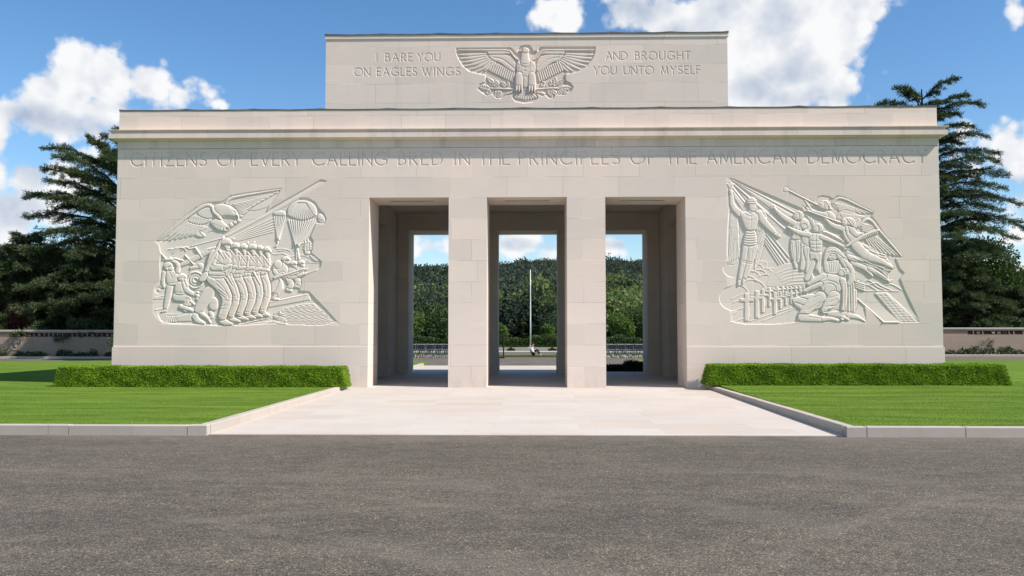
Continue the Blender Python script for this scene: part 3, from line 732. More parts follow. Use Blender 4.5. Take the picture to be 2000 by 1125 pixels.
# ------------------------------------------------------------------ relief left of the openings: marching soldiers under an eagle
def soldiers():
    C = Carve(*HL, 0.0118, (-11.1808, .00413774, .0000653), (6.28851, -.000008, -.00412398))
    F = -2.6
    C.region('38,478 200,348 330,238 398,203 450,197 520,192 545,178 575,150 700,130 948,97 908,165 855,228 842,262 870,240 1225,36 1268,50 1075,165 1135,170 1186,200 1214,250 1244,276 1262,322 1245,352 1190,352 1150,440 1170,480 1155,560 1228,622 1218,664 1122,712 1085,745 1068,826 1135,832 1242,943 1362,1072 1000,1066 860,1064 600,1084 100,1066 30,990 30,860 40,800 82,750 76,640 84,560 70,500', F, 3, 0, C.pid('sunk_ground'))
    C.fade(25, 1090, 130, 130)
    # beam of light and fan of rays
    b = C.pid('light_beam')
    C.body('845,276 1225,52 1255,54 985,224 560,448 540,436', -2.4, 1.5, 14, b, 0, 0)
    C.lines(['575,455 885,312', '582,460 890,332', '590,464 893,352', '600,468 893,371', '612,472 890,390', '625,476 885,408', '330,470 300,505', '270,520 520,455'], 5.5, .9)
    # mountains, smoke, far shapes
    C.lines(['850,560 905,572 950,560 1000,590 1040,580', '905,532 960,528 1005,545', '920,545 970,540', '1040,580 1100,575 1150,600'], 5, .7)
    C.lines(['100,570 130,535 160,530', '110,590 150,545 200,520', '170,560 215,520 250,525 265,545', '230,540 255,515 290,530', '300,530 330,520 350,540 372,585', '320,545 345,560 372,600', '95,610 130,600 165,610', '400,545 440,520 470,525', '360,560 420,530'], 7, 1.1)
    for k in range(5): C.lines(['%d,%d %d,%d' % (84 + k * 7, 560 + k * 9, 112 + k * 7, 590 + k * 6)], 4, .9)
    t = C.pid('pine_trees')
    for x, y0_, y1_ in ((1108, 470, 545), (1128, 462, 540), (1145, 480, 530)):
        C.limb('%d,%d,4 %d,%d,9' % (x, y0_, x + 2, y1_), -2.0, 1.6, t, 0, 4, .9)
        for q in range(3): C.limb('%d,%d,3 %d,%d,6' % (x - 14, y0_ + 22 + q * 18, x + 12, y0_ + 18 + q * 18), -1.8, 1.2, t, 0, 3, .5)
    C.oval(1125, 560, 20, 13, -2.0, 1.6, t); C.body('1130,570 1170,575 1215,622 1180,625 1150,600', -2.2, 1.5, 14, t)
    C.lines(['1110,625 1215,632', '1060,618 1140,612'], 4, .7)
    # parachutes
    p = C.pid('parachute')
    C.oval(1224, 318, 27, 38, -2.4, 2.8, p, -.5, 5, .9); C.lines(['1195,330 1245,350', '1198,318 1248,340'], 4, -.8)
    for a in range(5): C.lines(['%d,%d 1085,500' % (1165 + a * 12, 345 - a * 3)], 4, .5)
    p = C.pid('parachute')
    C.body('882,292 884,270 905,262 940,259 968,264 976,300 930,296', -2.2, 2.2, 18, p)
    for k in range(7): C.lines(['%d,%d %d,%d' % (890 + k * 13, 300, 912 + k * 2, 470)], 5.5, 1.2)
    p = C.pid('parachutist')
    C.limb('917,465,6 915,490,8 905,515,5', -2.0, 1.8, p, 1, 4); C.limb('912,495,4 888,520,3', -2, 1.4, p, 0, 3)
    p = C.pid('parachute')
    for k in range(12): C.lines(['%d,%d %d,%d' % (992 + k * 17.5, 325, 1040 + k * 2.6, 512)], 6.5, 1.5)
    P = [(1088 + 106 * math.cos(t), 262 - 78 * math.sin(t)) for t in np.radians(np.linspace(-8, 188, 22))]
    P += [(982 + 106 * 2 * k / 9, 292 + 36 * math.sin(math.pi * k / 9)) for k in range(10)]
    C.body(P, -2.4, 3.6, 70, p, 0, 7, 1.2)
    for k in range(13):
        x = 990 + k * 16.5; C.lines(['%d,%d %d,%d' % (1088 + (x - 1088) * .30, 205, 1088 + (x - 1088) * .98, 320)], 5, -.75, [p])
    p = C.pid('parachutist')
    C.limb('1050,510,9 1053,555,13 1066,600,8', -2.2, 2.2, p, 1, 5); C.limb('1048,555,8 1046,605,6', -2.2, 1.8, p, 0, 4)
    # eagle
    e = C.pid('flying_eagle')
    C.body('545,212 560,178 600,152 940,105 895,178 852,232 765,262 700,258 655,305 600,292 560,240', -2.5, 1.0, 20, e, 1, 6)
    for k in range(9):
        a0 = (600 + k * 6, 215 + k * 9); a1 = (915 - k * 31, 128 + k * 17 + max(0, k - 6) * 14)
        C.limb([(a0[0], a0[1], 5), ((a0[0] + a1[0]) / 2, (a0[1] + a1[1]) / 2 + 14, 10), (a1[0], a1[1], 6)], -2.1, 2.6, e, 1, 5, 1.0)
    C.limb('545,212,9 562,182,11 610,160,11 935,108,5', -1.7, 2.4, e, 1, 6)
    C.body('50,478 150,400 320,265 385,225 425,212 452,222 462,262 520,320 540,372 500,405 430,405 395,440 350,452 300,440 200,462 120,474', -2.5, 1.0, 18, e, 1, 6)
    tips = [(72, 474), (108, 473), (150, 470), (190, 462), (228, 455), (265, 448), (300, 440), (330, 432)]
    for k, (x, y) in enumerate(tips):
        C.limb([(275 + k * 19, 328 + k * 7, 8), ((x + 275 + k * 19) / 2, (y + 328 + k * 7) / 2 - 4, 13), (x, y, 5)], -1.9, 1.7, e, 1, 5, .8)
    for k in range(5): C.limb([(365, 408, 5), (345 + k * 12, 442 - abs(k - 2) * 3, 9)], -1.8, 1.8, e, 0, 4, .6)
    C.body('262,328 330,280 400,300 455,318 430,345 370,362 310,352', -1.6, 1.5, 16, e, 2, 7, 1.0)
    for k in range(8): C.lines(['%d,%d %d,%d' % (300 + k * 17, 312 + k * 2, 285 + k * 17, 348 + k * 2)], 4, -.6, [e])
    C.body('328,278 400,235 445,235 462,300 440,318 390,315', -1.2, 1.5, 20, e, 2, 7, 1.0)
    C.limb('60,472,5 150,400,9 320,265,13 385,225,14 430,216,13 452,238,12', -1.6, 2.6, e, 1, 6)
    C.body('455,232 485,212 540,210 600,235 636,272 634,302 600,300 540,296 505,318 480,285', -1.4, 3.4, 40, e, 2, 8, 1.4)
    C.body('510,300 545,293 600,298 622,312 590,345 545,362 520,340', -2.6, .3, 10, e, 2, 0)
    C.limb('622,282,10 638,298,7 637,314,4', -.6, 2.6, e, 1, 5)
    C.lines(['600,262 628,284', '560,222 612,248'], 5, -.8, [e])
    C.limb('452,236,12 462,272,12 500,300,14 512,330,12 505,345,8', -.6, 2.8, e, 1, 6)
    C.body('430,340 470,318 515,322 560,370 580,388 540,405 495,402 455,375', -1.3, 3.0, 30, e, 2, 7, 1.2)
    for k in range(9): C.lines(['%d,%d %d,%d' % (455 + k * 12, 352 + k * 4, 448 + k * 12, 385 + k * 3)], 4, -.6, [e])
    for (x, y, r) in ((638, 330, 15), (613, 344, 17), (586, 362, 18), (552, 386, 25)):
        C.oval(x, y, r, r * .85, -1.2, 2.6, e, -.3, 5, 1.0); 
    C.oval(556, 390, 13, 11, -1.6, .2, e, 0, 0)
    # ledge, water, ground
    lg = C.pid('stone_ledge')
    C.body('838,905 1130,842 1150,892 845,948', -2.2, 1.2, 10, lg, 0, 5); C.lines(['840,912 1128,852'], 5, .6, [lg])
    w = C.pid('water')
    C.body('880,965 1150,903 1245,955 1352,1072 868,1062', -2.5, .6, 10, w, 1, 2, .3)
    r = random.Random(4)
    for j in range(15):
        y = 920 + j * 10; xa = 890 + max(0, 960 - y) * 3.2; xb = min(1345, 1165 + max(0, y - 900) * 1.12)
        P = [(x, y + (3.5 if i % 2 else -3.5)) for i, x in enumerate(np.arange(xa, xb, 24 + r.uniform(-3, 3)))]
        if len(P) > 2: C.lines([np.array(P)], 5, .75, [w])
    for k in range(8): C.lines(['%d,%d %d,%d' % (870 + r.randint(0, 60), 970 + k * 12, 930 + r.randint(0, 70), 985 + k * 11)], 5, .9)
    gr = C.pid('rocky_ground')
    C.body('60,980 130,985 250,985 330,975 480,1010 640,1045 860,1010 880,1050 600,1078 350,1062 100,1058', -2.5, 1.0, 12, gr, 1, 3)
    C.body('195,1005 305,985 310,1045 200,1048', -1.9, 1.3, 10, gr, 0, 5)
    for k in range(6): C.limb('%d,%d,4 %d,%d,7' % (128 + k * 13, 1010, 112 + k * 16, 1045), -1.8, 1.4, gr, 0, 4, .7)
    C.lines(['45,878 110,862', '40,885 120,880', '50,965 100,955', '600,1075 850,1020', '640,1070 870,1045'], 5, .9)
    # vehicle, gun and wheel
    g = C.pid('field_gun')
    C.body('282,690 300,680 395,650 410,690 400,830 330,835 285,790', -2.3, 1.0, 14, g, 1, 5)
    for r_, q in ((56, 1.4), (36, .9), (18, 1.4)): C.circle(332, 752, r_, 9, q)
    C.circle(332, 752, 46, 6, -.7)
    C.limb('205,655,12 300,612,22 470,528,16', -2.0, 2.0, g, 0, 5); C.limb('262,580,7 318,640,6', -1.2, 1.8, g, 0, 4); C.limb('330,522,6 378,590,8', -1.2, 1.8, g, 0, 4)
    C.oval(366, 652, 22, 20, -1.6, 1.8, g); C.limb('300,668,12 345,660,12', -1.8, 1.6, g, 0)
    C.limb('430,535,10 470,522,8', -1.6, 1.8, g, 0)
    w2 = C.pid('wheel')
    C.oval(72, 822, 26, 24, -2.3, 1.8, w2); C.circle(72, 822, 16, 6, -.9); C.limb('90,800,14 135,780,20', -2.2, 1.6, w2, 0)
    C.body('95,720 110,705 125,760 105,800 95,780', -2.2, 1.6, 12, w2)
    # standing soldier with raised arms
    s = C.pid('carved_soldier')
    C.limb('150,800,24 132,900,22 118,968,14', -2.0, 2.6, s, 1); C.limb('118,968,13 95,978,8', -2, 2, s, 0)
    C.body('118,690 150,682 205,690 212,740 196,792 134,796 122,750', -1.8, 2.8, 34, s)
    C.limb('108,700,15 100,760,15 108,800,11', -1.6, 2.2, s, 1); C.limb('205,690,17 212,640,15 150,600,12', -1.4, 2.4, s, 1)
    C.limb('120,606,11 185,606,9', -1.2, 2.0, s, 0); C.limb('185,600,9 245,615,5', -1.2, 1.8, s, 0)
    C.oval(138, 655, 34, 31, -1.4, 3.2, s); C.oval(158, 672, 20, 17, -1.2, 2.4, s, 0, 3); C.lines(['112,668 170,650'], 4, -.7, [s]); C.lines(['132,778 198,770', '150,700 170,740'], 4, -.6, [s])
    # kneeling soldier
    s = C.pid('carved_soldier')
    C.limb('200,870,32 275,880,28 285,920,20', -2.0, 2.8, s, 1); C.limb('280,900,20 250,950,18 262,968,12', -2, 2.4, s, 1); C.limb('230,940,16 310,968,12', -1.6, 2.4, s, 0)
    C.body('190,775 215,758 262,765 268,835 250,862 185,858 182,815', -1.6, 3.0, 34, s)
    C.limb('255,775,22 270,830,20 320,852,13', -1.0, 2.6, s, 1); C.limb('318,850,12 350,840,8', -1, 2, s, 0)
    C.oval(238, 735, 34, 28, -1.2, 3.2, s); C.limb('258,745,10 275,795,11', -1.2, 2.0, s, 0); C.lines(['182,838 255,842', '205,745 265,728'], 4, -.6, [s])
    for (a, c) in ((330, 850), (345, 885), (300, 905)): C.limb('%d,%d,12 %d,%d,9' % (a, c, a + 22, c + 18), -1.8, 1.8, gr, 0)
    # three crouching soldiers with rifles, farthest first
    for (hx, hy, r_, dx) in ((1083, 634, 24, 0), (1028, 640, 27, 0), (975, 612, 31, 0)):
        s = C.pid('carved_soldier')
        o = hx - 975; sc_ = r_ / 31
        kx = hx - 50 * sc_
        if r_ > 30:
            C.limb('880,720,34 935,790,30 905,850,22', -2.0, 2.8, s, 1); C.limb('900,860,14 880,885,13 925,890,8', -1.8, 2.2, s, 1)
            C.limb('900,760,26 875,820,22', -2.2, 2.2, s, 0)
            C.body('880,640 910,612 950,618 990,660 985,715 940,740 895,735 875,690', -1.6, 3.2, 40, s)
            C.body('878,640 905,612 945,615 950,665 905,680', -.8, 2.6, 26, s, 2, 5)
            C.limb('895,690,18 915,722,16 955,705,12', -.4, 2.2, s, 1)
            C.limb('925,730,7 1100,672,6', .2, 2.0, s, 0, 5); C.limb('895,735,13 945,718,10', 0, 2.0, s, 0)
        else:
            b_ = hy + 205 * sc_
            C.limb([(hx - 40, hy + 100, 27 * sc_), (hx - 14, hy + 150, 24 * sc_), (hx - 38, b_ - 8, 18)], -2.2, 2.6, s, 1); C.limb([(hx - 46, b_, 13), (hx - 16, b_ + 10, 8)], -2, 2, s, 0)
            C.body([(hx - 60, hy + 40), (hx - 25, hy + 18), (hx + 22, hy + 30), (hx + 14, hy + 95), (hx - 50, hy + 112)], -1.9, 2.6, 32, s)
            y0_ = hy + 95 if r_ > 25 else hy + 108
            C.limb([(hx - 70, y0_, 6), (hx + (95 if r_ > 25 else 112), y0_ - 62, 4)], -.6, 2.0, s, 0, 5)
            C.limb([(hx - 20, y0_ - 22, 11), (hx + 30, y0_ - 36, 9)], -.6, 1.8, s, 0)
        C.oval(hx, hy - 4, r_, r_ * .78, -.8, 3.2, s); C.oval(hx + 8, hy + 14, r_ * .62, r_ * .55, -1.0, 2.2, s, 0, 3)
        C.lines(['%d,%d %d,%d' % (hx - r_, hy + 8, hx + r_, hy + 4)], 4, -.8, [s])
    # back leg of the first soldier and kneeling shape behind it
    s = C.pid('carved_soldier')
    C.body('440,880 470,868 495,895 492,950 470,975 430,960 425,915', -2.2, 2.8, 30, s); C.limb('440,985,16 455,1010,14 440,1020,9', -2, 2.2, s, 1)
    C.body('395,800 460,790 478,850 400,960 390,1000 330,985 318,960 345,900', -1.9, 2.6, 34, s)
    C.limb('330,1010,24 345,1040,20 395,1058,11', -1.6, 2.6, s, 1); C.limb('375,990,15 420,1020,13 438,1052,8', -1.4, 2.4, s, 1)
    # marching file, rear man first
    file_ = [  # helmet x, y, radius, hip x, y, knee x, y, ankle x, y, toe x, y
        (838, 540, 31, 806, 728, 836, 862, 812, 965, 850, 1000), (788, 529, 29, 752, 735, 784, 868, 758, 972, 802, 1008), (736, 524, 35, 690, 738, 735, 874, 705, 980, 752, 1018),
        (673, 521, 32, 630, 748, 678, 880, 650, 988, 702, 1028), (616, 515, 33, 560, 742, 622, 888, 590, 998, 645, 1042), (553, 492, 42, 462, 735, 560, 885, 528, 1005, 592, 1062)]
    for n, (hx, hy, r_, px, py, kx, ky, ax, ay, tx, ty) in enumerate(file_):
        s = C.pid('carved_soldier'); big = n == 5; f = 1.35 if big else 1.0
        C.limb([(ax - 4, ay + 18, 19 * f), (ax + 4, ty - 12, 19 * f), (tx, ty, 10)], -1.4 + n * .1, 2.8, s, 1)
        C.limb([(px, py, 40 * f), ((px + kx) / 2 + 10, (py + ky) / 2 - 12, 34 * f), (kx + 6, ky, 27 * f), (ax - 4, ay, 23 * f)], -1.5 + n * .12, 3.8, s, 1, 11, 2.2)
        C.lines(['%d,%d %d,%d' % (kx - 62, ky - 62, kx - 8, ky - 22), '%d,%d %d,%d' % (kx - 50, ky - 34, kx - 12, ky - 4)], 5, -.7, [s])
        C.lines([[(px + 4, py + 8), ((px + kx) / 2 + 20, (py + ky) / 2 - 16), (kx + 10, ky - 10)], [(kx - 14, ky + 14), (ax - 6, ay - 20)], [(kx - 22, ky + 6), (kx + 12, ky + 16)], [(ax - 22, ay - 6), (ax + 18, ay + 2)], [(ax - 20, ay + 14), (ax + 16, ay + 10)]], 4.2, -.55, [s])
        if big:
            C.body('478,560 520,540 590,548 602,640 590,690 540,745 440,742 412,700 425,630', -.8, 3.6, 60, s)
            C.limb('465,572,34 438,660,30 545,665,20', .4, 3.0, s, 1, 7, 1.2); C.limb('545,662,17 585,650,12', .6, 2.4, s, 0)
            C.lines(['425,700 545,725', '540,690 470,745', '545,560 600,620', '590,560 585,640'], 5, -.7, [s])
            C.lines(['470,600 520,640', '445,640 470,660', '500,720 500,690', '470,722 468,692', '440,720 442,690', '520,560 530,620', '560,700 580,640', '480,780 560,850', '455,800 540,872', '500,940 560,930', '510,960 550,955'], 4.5, -.6, [s])
            C.body('410,688 545,695 548,725 415,722', -.2, 2.6, 14, s, 1, 5)
            C.limb('532,448,7 500,510,11 430,640,13 410,690,15', 1.0, 2.2, s, 1, 6); C.body('398,690 432,705 395,775 345,755', .8, 2.4, 16, s, 1, 7, 1.4)
            C.limb('505,545,9 540,600,8', .8, 1.8, s, 0)
        else:
            C.body([(hx - 44, hy + 52), (hx - 10, hy + 38), (hx + 26, hy + 48), (hx + 28, hy + 110), (px + 34, py - 8), (px - 36, py - 4), (hx - 62, hy + 130)], -1.2 + n * .1, 3.0, 44, s)
            C.limb([(hx - 34, hy + 70, 21), (hx - 48, hy + 148, 19), (hx + 8, hy + 142, 13)], -.3 + n * .08, 2.4, s, 1, 5, 1.0)
            C.body([(px - 36, py - 36), (px + 36, py - 42), (px + 36, py - 14), (px - 38, py - 8)], -.4, 2.2, 12, s, 1, 5)
            C.lines([[(hx - 6, hy + 50), (hx - 2, hy + 100)], [(hx + 12, hy + 60), (hx + 4, hy + 96)], [(hx - 40, hy + 90), (hx - 20, hy + 96)], [(px - 28, py - 60), (px + 24, py - 70)], [(px - 12, py - 38), (px - 12, py - 14)], [(px + 12, py - 40), (px + 12, py - 14)]], 4, -.6, [s])
            C.limb([(hx - 34, hy + 28, 5), (hx + 22, hy + 104, 6)], .2, 1.6, s, 0, 4, .8)
            if n in (1, 4): C.limb([(px - 6, py - 40, 9), (px + 42, py + 46, 7)], .6, 2.0, s, 0, 5, 1.0)
        C.limb([(hx + 6, hy + 20, r_ * .55), (hx + 10, hy + 42, r_ * .42)], -.5 + n * .05, 2.8, s, 0, 4, .9)
        C.lines(['%d,%d %d,%d' % (hx + 14, hy + 26, hx + 28, hy + 24), '%d,%d %d,%d' % (hx + 12, hy + 42, hx + 24, hy + 40), '%d,%d %d,%d' % (hx - 16, hy + 22, hx, hy + 56)], 4, -.9, [s])
        P = [(hx + r_ * math.cos(t), hy + 4 - r_ * .98 * math.sin(t)) for t in np.radians(np.linspace(-4, 184, 16))] + [(hx - r_ * .9, hy + 14), (hx + r_ * 1.15, hy + 16)]
        C.body(P, -.2, 4.0, r_ * .95, s, 0, 5, 1.2); C.lines(['%d,%d %d,%d' % (hx - r_ * .9, hy + 6, hx + r_ * 1.05, hy + 10)], 4, -.7, [s])
    for x, y in ((600, 458), (700, 488), (745, 484)): C.limb('%d,%d,6 %d,%d,7' % (x - 4, y + 8, x + 5, y), -1.4, 1.8, s, 0, 4)
    C.mesh('soldiers_relief', M['stone'], mem, 0.0, M['stone_relief'], scale=1.05, label='carved relief of marching helmeted soldiers, parachutes and a swooping eagle, left of the openings')
soldiers()

# ------------------------------------------------------------------ relief right of the openings: angels, crosses and a mourning mother
def angels():
    C = Carve(*HR, 0.0118, (5.41453, .00402315, -.0000732), (6.29882, -.00000806, -.00406655))
    F = -2.4
    C.region('60,36 105,48 330,150 590,268 640,245 700,240 702,205 716,178 748,168 800,176 828,192 852,170 905,180 1000,228 1116,288 1100,318 1132,352 1180,430 1318,608 1270,618 1300,690 1330,720 1300,760 1330,836 1440,1072 1180,1074 1050,960 1062,1076 590,1080 560,1030 100,1085 90,960 58,680 66,480 80,290 70,140', F, 3, 0, C.pid('sunk_ground'))
    C.fade(45, 1095, 110, 140)
    # rays from the upper corner
    b = C.pid('light_rays')
    for a, c, d, h in (('112,52', '600,262', '600,300', .3), ('100,56', '560,318', '470,330', 1.5), ('92,62', '500,420', '400,380', .5)):
        C.body(a + ' ' + c + ' ' + d, -2.3, h, 12, b, 0, 3, .4)
    C.lines(['108,58 590,312', '96,66 520,440', '100,100 515,610', '90,110 505,640', '88,112 480,652', '86,118 462,660', '82,120 445,664'], 6, 1.2)
    C.lines(['110,52 600,285', '98,62 480,370', '94,70 300,330'], 6, -.9)
    # clouds and sun disc
    c = C.pid('carved_clouds')
    for (x, y, r_) in ((120, 690, 75), (318, 668, 48), (285, 705, 55), (388, 715, 42), (350, 730, 50), (300, 760, 70), (395, 740, 40), (250, 770, 70), (345, 800, 75), (220, 815, 80), (150, 850, 60), (250, 870, 110), (130, 900, 110)):
        C.oval(x, y, r_, r_ * .8, -2.3, .7, c, 0, 4, .3, 10); C.circle(x, y, r_ - 7, 6, .7, 20, 160, [c])
    sn = C.pid('rising_sun')
    t = np.radians(np.linspace(0, 180, 26)); P = [(512 + 160 * math.cos(q), 820 - 170 * math.sin(q)) for q in t]
    C.body(P, -2.3, .9, 12, sn, 0, 5, .5)
    for k in range(6): C.lines(['%d,%d %d,%d %d,%d' % (418 + k * 16, 728 + k * 17, 500 + k * 6, 690 + k * 22, 620, 676 + k * 24)], 5, .6, [sn])
    # sea, far hills and quay
    C.lines(['1030,848 1290,848'], 5, .9); C.lines(['1020,800 1060,770 1090,775 1130,815 1190,840', '1090,800 1130,785 1170,815 1240,842', '1200,805 1240,795 1310,838', '1040,815 1070,800 1110,825 1140,846'], 5.5, 1.0)
    C.lines(['985,892 1180,1066', '1178,1067 1290,1067'], 6.5, 1.7)
    w = C.pid('water')
    C.body('1120,862 1205,855 1435,1066 1292,1064', -1.4, .6, 10, w, 0, 0)
    for j in range(18):
        y = 866 + j * 11.2; xa = 1118 + (y - 862) * .86; xb = 1212 + (y - 862) * 1.02
        P = [(x, y + (3 if i % 2 else -3)) for i, x in enumerate(np.arange(xa, xb, 17))]
        if len(P) > 2: C.lines([np.array(P)], 4.8, .8, [w])
    # ground with crosses
    g = C.pid('cemetery_ground')
    C.body('100,1085 120,1000 300,930 520,880 560,930 580,1040 560,1078', -2.3, .6, 10, g, 1, 0)
    C.lines(['110,1070 230,1030', '240,1062 420,1000 540,965', '120,990 200,965', '330,1060 560,970', '120,930 190,905', '110,905 180,870'], 5, .8)
    for (x, y0_, y1_, ya, hw, wd) in ((620, 812, 850, 826, 16, 6), (590, 812, 855, 828, 18, 6), (560, 812, 858, 828, 20, 7), (528, 813, 862, 830, 22, 7), (500, 814, 868, 832, 22, 8), (640, 835, 880, 850, 16, 6), (600, 838, 895, 856, 20, 7), (565, 842, 905, 862, 22, 8), (470, 815, 880, 834, 24, 8), (432, 818, 890, 838, 26, 9),
                                   (530, 845, 940, 868, 26, 9), (375, 823, 960, 850, 32, 10), (492, 848, 950, 880, 32, 9), (455, 850, 975, 890, 34, 10), (330, 832, 1002, 878, 40, 12), (415, 852, 1015, 905, 46, 13), (288, 845, 1040, 897, 52, 15), (215, 862, 1062, 912, 50, 17)):
        s = C.pid('carved_cross')
        C.body([(x - wd, y0_), (x + wd, y0_), (x + wd, ya - wd * .7), (x + hw, ya - wd * .7), (x + hw, ya + wd * .7), (x + wd, ya + wd * .7), (x + wd, y1_), (x - wd, y1_), (x - wd, ya + wd * .7), (x - hw, ya + wd * .7), (x - hw, ya - wd * .7), (x - wd, ya - wd * .7)], -1.7, 1.9, 4, s, 0, 6, .9)
    # torch angel
    a = C.pid('torch_angel')
    C.body('72,665 82,300 100,268 150,298 162,560 150,660', -2.3, 1.0, 14, a, 1, 6)
    for k in range(7): C.limb([(98 + k * 8, 410 - k * 3, 5), (84 + k * 12, 655 - k * 8, 6)], -1.8, 1.4, a, 0, 4, .6)
    for k in range(6): C.limb([(100 + k * 9, 300, 6), (95 + k * 9, 398, 6)], -1.7, 1.2, a, 0, 4, .5)
    C.body('285,300 312,270 345,290 354,420 330,540 282,708 262,650 275,420', -2.3, 1.0, 14, a, 1, 6)
    for k in range(5): C.limb([(286 + k * 13, 405, 5), (272 + k * 6, 690 - k * 40, 6)], -1.8, 1.5, a, 0, 4, .7)
    C.limb('288,290,8 312,274,8 342,296,8 352,360,7', -1.6, 2.0, a, 1)
    C.limb('214,535,34 195,640,26 178,720,24 155,790,11', -1.6, 3.2, a, 1, 6, 1.1); C.limb('258,535,34 235,640,26 212,720,22 185,778,10', -1.2, 3.2, a, 1, 6, 1.1)
    C.limb('160,780,14 155,806,9', -1.2, 2.4, a, 0); C.limb('190,770,13 186,796,8', -1, 2.4, a, 0)
    C.lines(['180,632 260,648', '185,645 255,660'], 5, -.8, [a])
    C.limb('165,300,26 108,250,20 100,170,15 98,130,12', -.8, 2.8, a, 1, 6, 1.1); C.limb('98,155,13 95,128,12', -.4, 2.6, a, 0); C.body('75,110 60,75 85,88 90,55 105,85 118,75 112,118 95,135', -1.0, 2.2, 12, a, 1, 5)
    C.limb('298,305,30 345,370,24 395,420,20 440,462,10', -.6, 3.0, a, 1, 6, 1.1)
    for k in range(3): C.limb([(420 + k * 6, 440 + k * 2, 6), (436 + k * 7, 468 - k * 3, 4)], 0, 1.8, a, 0, 3, .6)
    C.body('150,292 200,282 290,292 298,340 280,400 270,425 205,420 185,370', -.8, 3.6, 60, a, 2, 6, 1.2); C.lines(['195,300 240,325 280,300', '205,412 235,424 272,412'], 5, -.7, [a])
    C.body('205,418 238,428 275,418 284,480 276,540 180,528 192,470', -.5, 3.0, 50, a, 1, 5)
    for k in range(6): C.lines(['%d,%d %d,%d %d,%d' % (196 - k * 2, 438 + k * 17, 238, 446 + k * 17, 280, 438 + k * 17)], 6, -1.0, [a])
    C.limb('236,270,16 238,285,16', -.6, 2.6, a, 0); C.oval(252, 250, 27, 36, 0, 3.2, a); C.body('208,228 212,200 232,180 262,182 280,202 284,232 240,234', .4, 3.4, 30, a, 2, 5)
    C.lines(['210,214 282,214', '258,246 272,244', '256,266 270,264', '212,200 278,198'], 4, -.9, [a])
    # trumpeting angels
    a = C.pid('trumpet_angel')
    C.body('705,240 706,205 720,182 748,172 790,182 806,200 770,215 730,235', -2.3, .9, 12, a, 2, 6)
    C.body('812,248 832,200 856,180 905,188 1000,235 1110,290 1090,302 1010,300 900,300', -2.3, 1.0, 14, a, 1, 6)
    for k in range(6): C.limb([(835 + k * 8, 225 + k * 12, 6), (930 + k * 14, 245 + k * 9, 8), (1085 - k * 32, 295 + k * 2, 5)], -1.8, 1.5, a, 1, 4, .7)
    C.limb('820,225,8 856,186,9 905,192,9 1000,238,8 1106,290,5', -1.4, 2.2, a, 1)
    C.body('760,285 800,275 840,310 850,345 800,340 740,310', -1.4, 3.0, 36, a); C.limb('770,310,20 700,295,15 640,262,10', -.8, 2.6, a, 1); C.limb('668,268,9 625,205,7', -.8, 2.2, a, 0)
    C.limb('720,240,7 640,200,6 510,134,6', -.4, 2.2, a, 0, 6, 1.0); C.body('516,124 490,106 472,112 468,142 488,146 512,142', -1.2, 2.0, 12, a, 1, 6)
    C.oval(770, 238, 42, 34, -.6, 3.4, a, .3); C.oval(742, 240, 22, 25, 0, 2.6, a); C.lines(['770,215 800,262', '785,212 815,258', '758,212 775,240'], 5, -.8, [a]); C.body('780,250 818,258 820,272 790,268', -.8, 2.2, 10, a)
    C.lines(['732,238 742,238', '728,254 738,254'], 4, -.8, [a])
    a = C.pid('trumpet_angel')
    C.body('845,340 858,298 885,278 925,270 1060,325 1000,348 930,345', -2.0, 1.2, 16, a, 1, 6)
    for k in range(5): C.limb([(880 + k * 4, 300 + k * 9, 6), (1045 - k * 12, 322 + k * 7, 6)], -1.4, 1.5, a, 0, 4, .7)
    C.body('1000,405 1020,355 1060,330 1098,342 1135,395 1312,604 1230,600 1180,520 1120,445 1040,420', -2.2, 1.0, 14, a, 1, 6)
    for k in range(7): C.limb([(1115 - k * 11, 450 + k * 3, 6), (1290 - k * 30, 600 - k * 6, 7)], -1.6, 1.7, a, 0, 4, .9)
    for k in range(5): C.limb([(1020 + k * 4, 372 + k * 12, 6), (1110 + k * 6, 388 + k * 14, 6)], -1.2, 1.5, a, 0, 4, .6)
    C.limb('1005,390,9 1060,336,10 1098,346,10 1135,398,10 1310,602,5', -.9, 2.4, a, 1)
    # flowing drapery and legs
    C.body('905,585 930,545 985,500 1080,520 1160,580 1200,600 1230,640 1262,690 1230,700 1150,690 1040,690 950,640', -1.9, 2.6, 40, a, 2, 6, 1.2)
    for k in range(7): C.limb([(960 + k * 12, 520 + k * 24, 8), (1060 + k * 10, 560 + k * 20, 11), (1195 + k * 6, 596 + k * 18, 6)], -.6 + .1 * k, 2.0, a, 1, 5, 1.0)
    C.limb('990,530,38 1060,605,32 1150,630,24 1240,680,12', .1, 3.4, a, 1, 7, 1.2)
    C.limb('940,610,20 1040,640,22 1090,665,14 1180,690,10', .2, 2.6, a, 1, 6)
    C.limb('960,650,16 1060,690,18 1100,740,10', -.8, 2.6, a, 1); C.limb('1080,690,18 1160,735,16 1225,782,8', -.8, 2.8, a, 1)
    for k in range(4): C.limb([(1000 + k * 18, 640 + k * 6, 6), (1110 + k * 16, 668 + k * 8, 6), (1215, 710 + k * 16, 5)], -.4, 1.8, a, 1, 4, .9)
    C.limb('1220,785,8 1240,770,5', -1, 1.8, a, 0)
    C.body('885,395 920,380 965,395 1010,440 985,490 930,520 895,470', -.6, 3.4, 44, a, 2, 6, 1.2); C.lines(['905,400 915,450 945,495', '930,395 940,440'], 5, -.9, [a])
    C.limb('960,420,24 990,455,20 1030,445,13', .4, 2.8, a, 1); C.limb('890,405,22 820,385,17 770,335,10', -.4, 2.8, a, 1)
    C.limb('915,535,9 1000,480,13 1080,440,12 1145,418,9', .8, 2.2, a, 1, 7, 1.2)
    for k in range(8): C.oval(1030 + k * 15, 478 - k * 6, 7, 7, .8, 1.6, a, 0, 3)
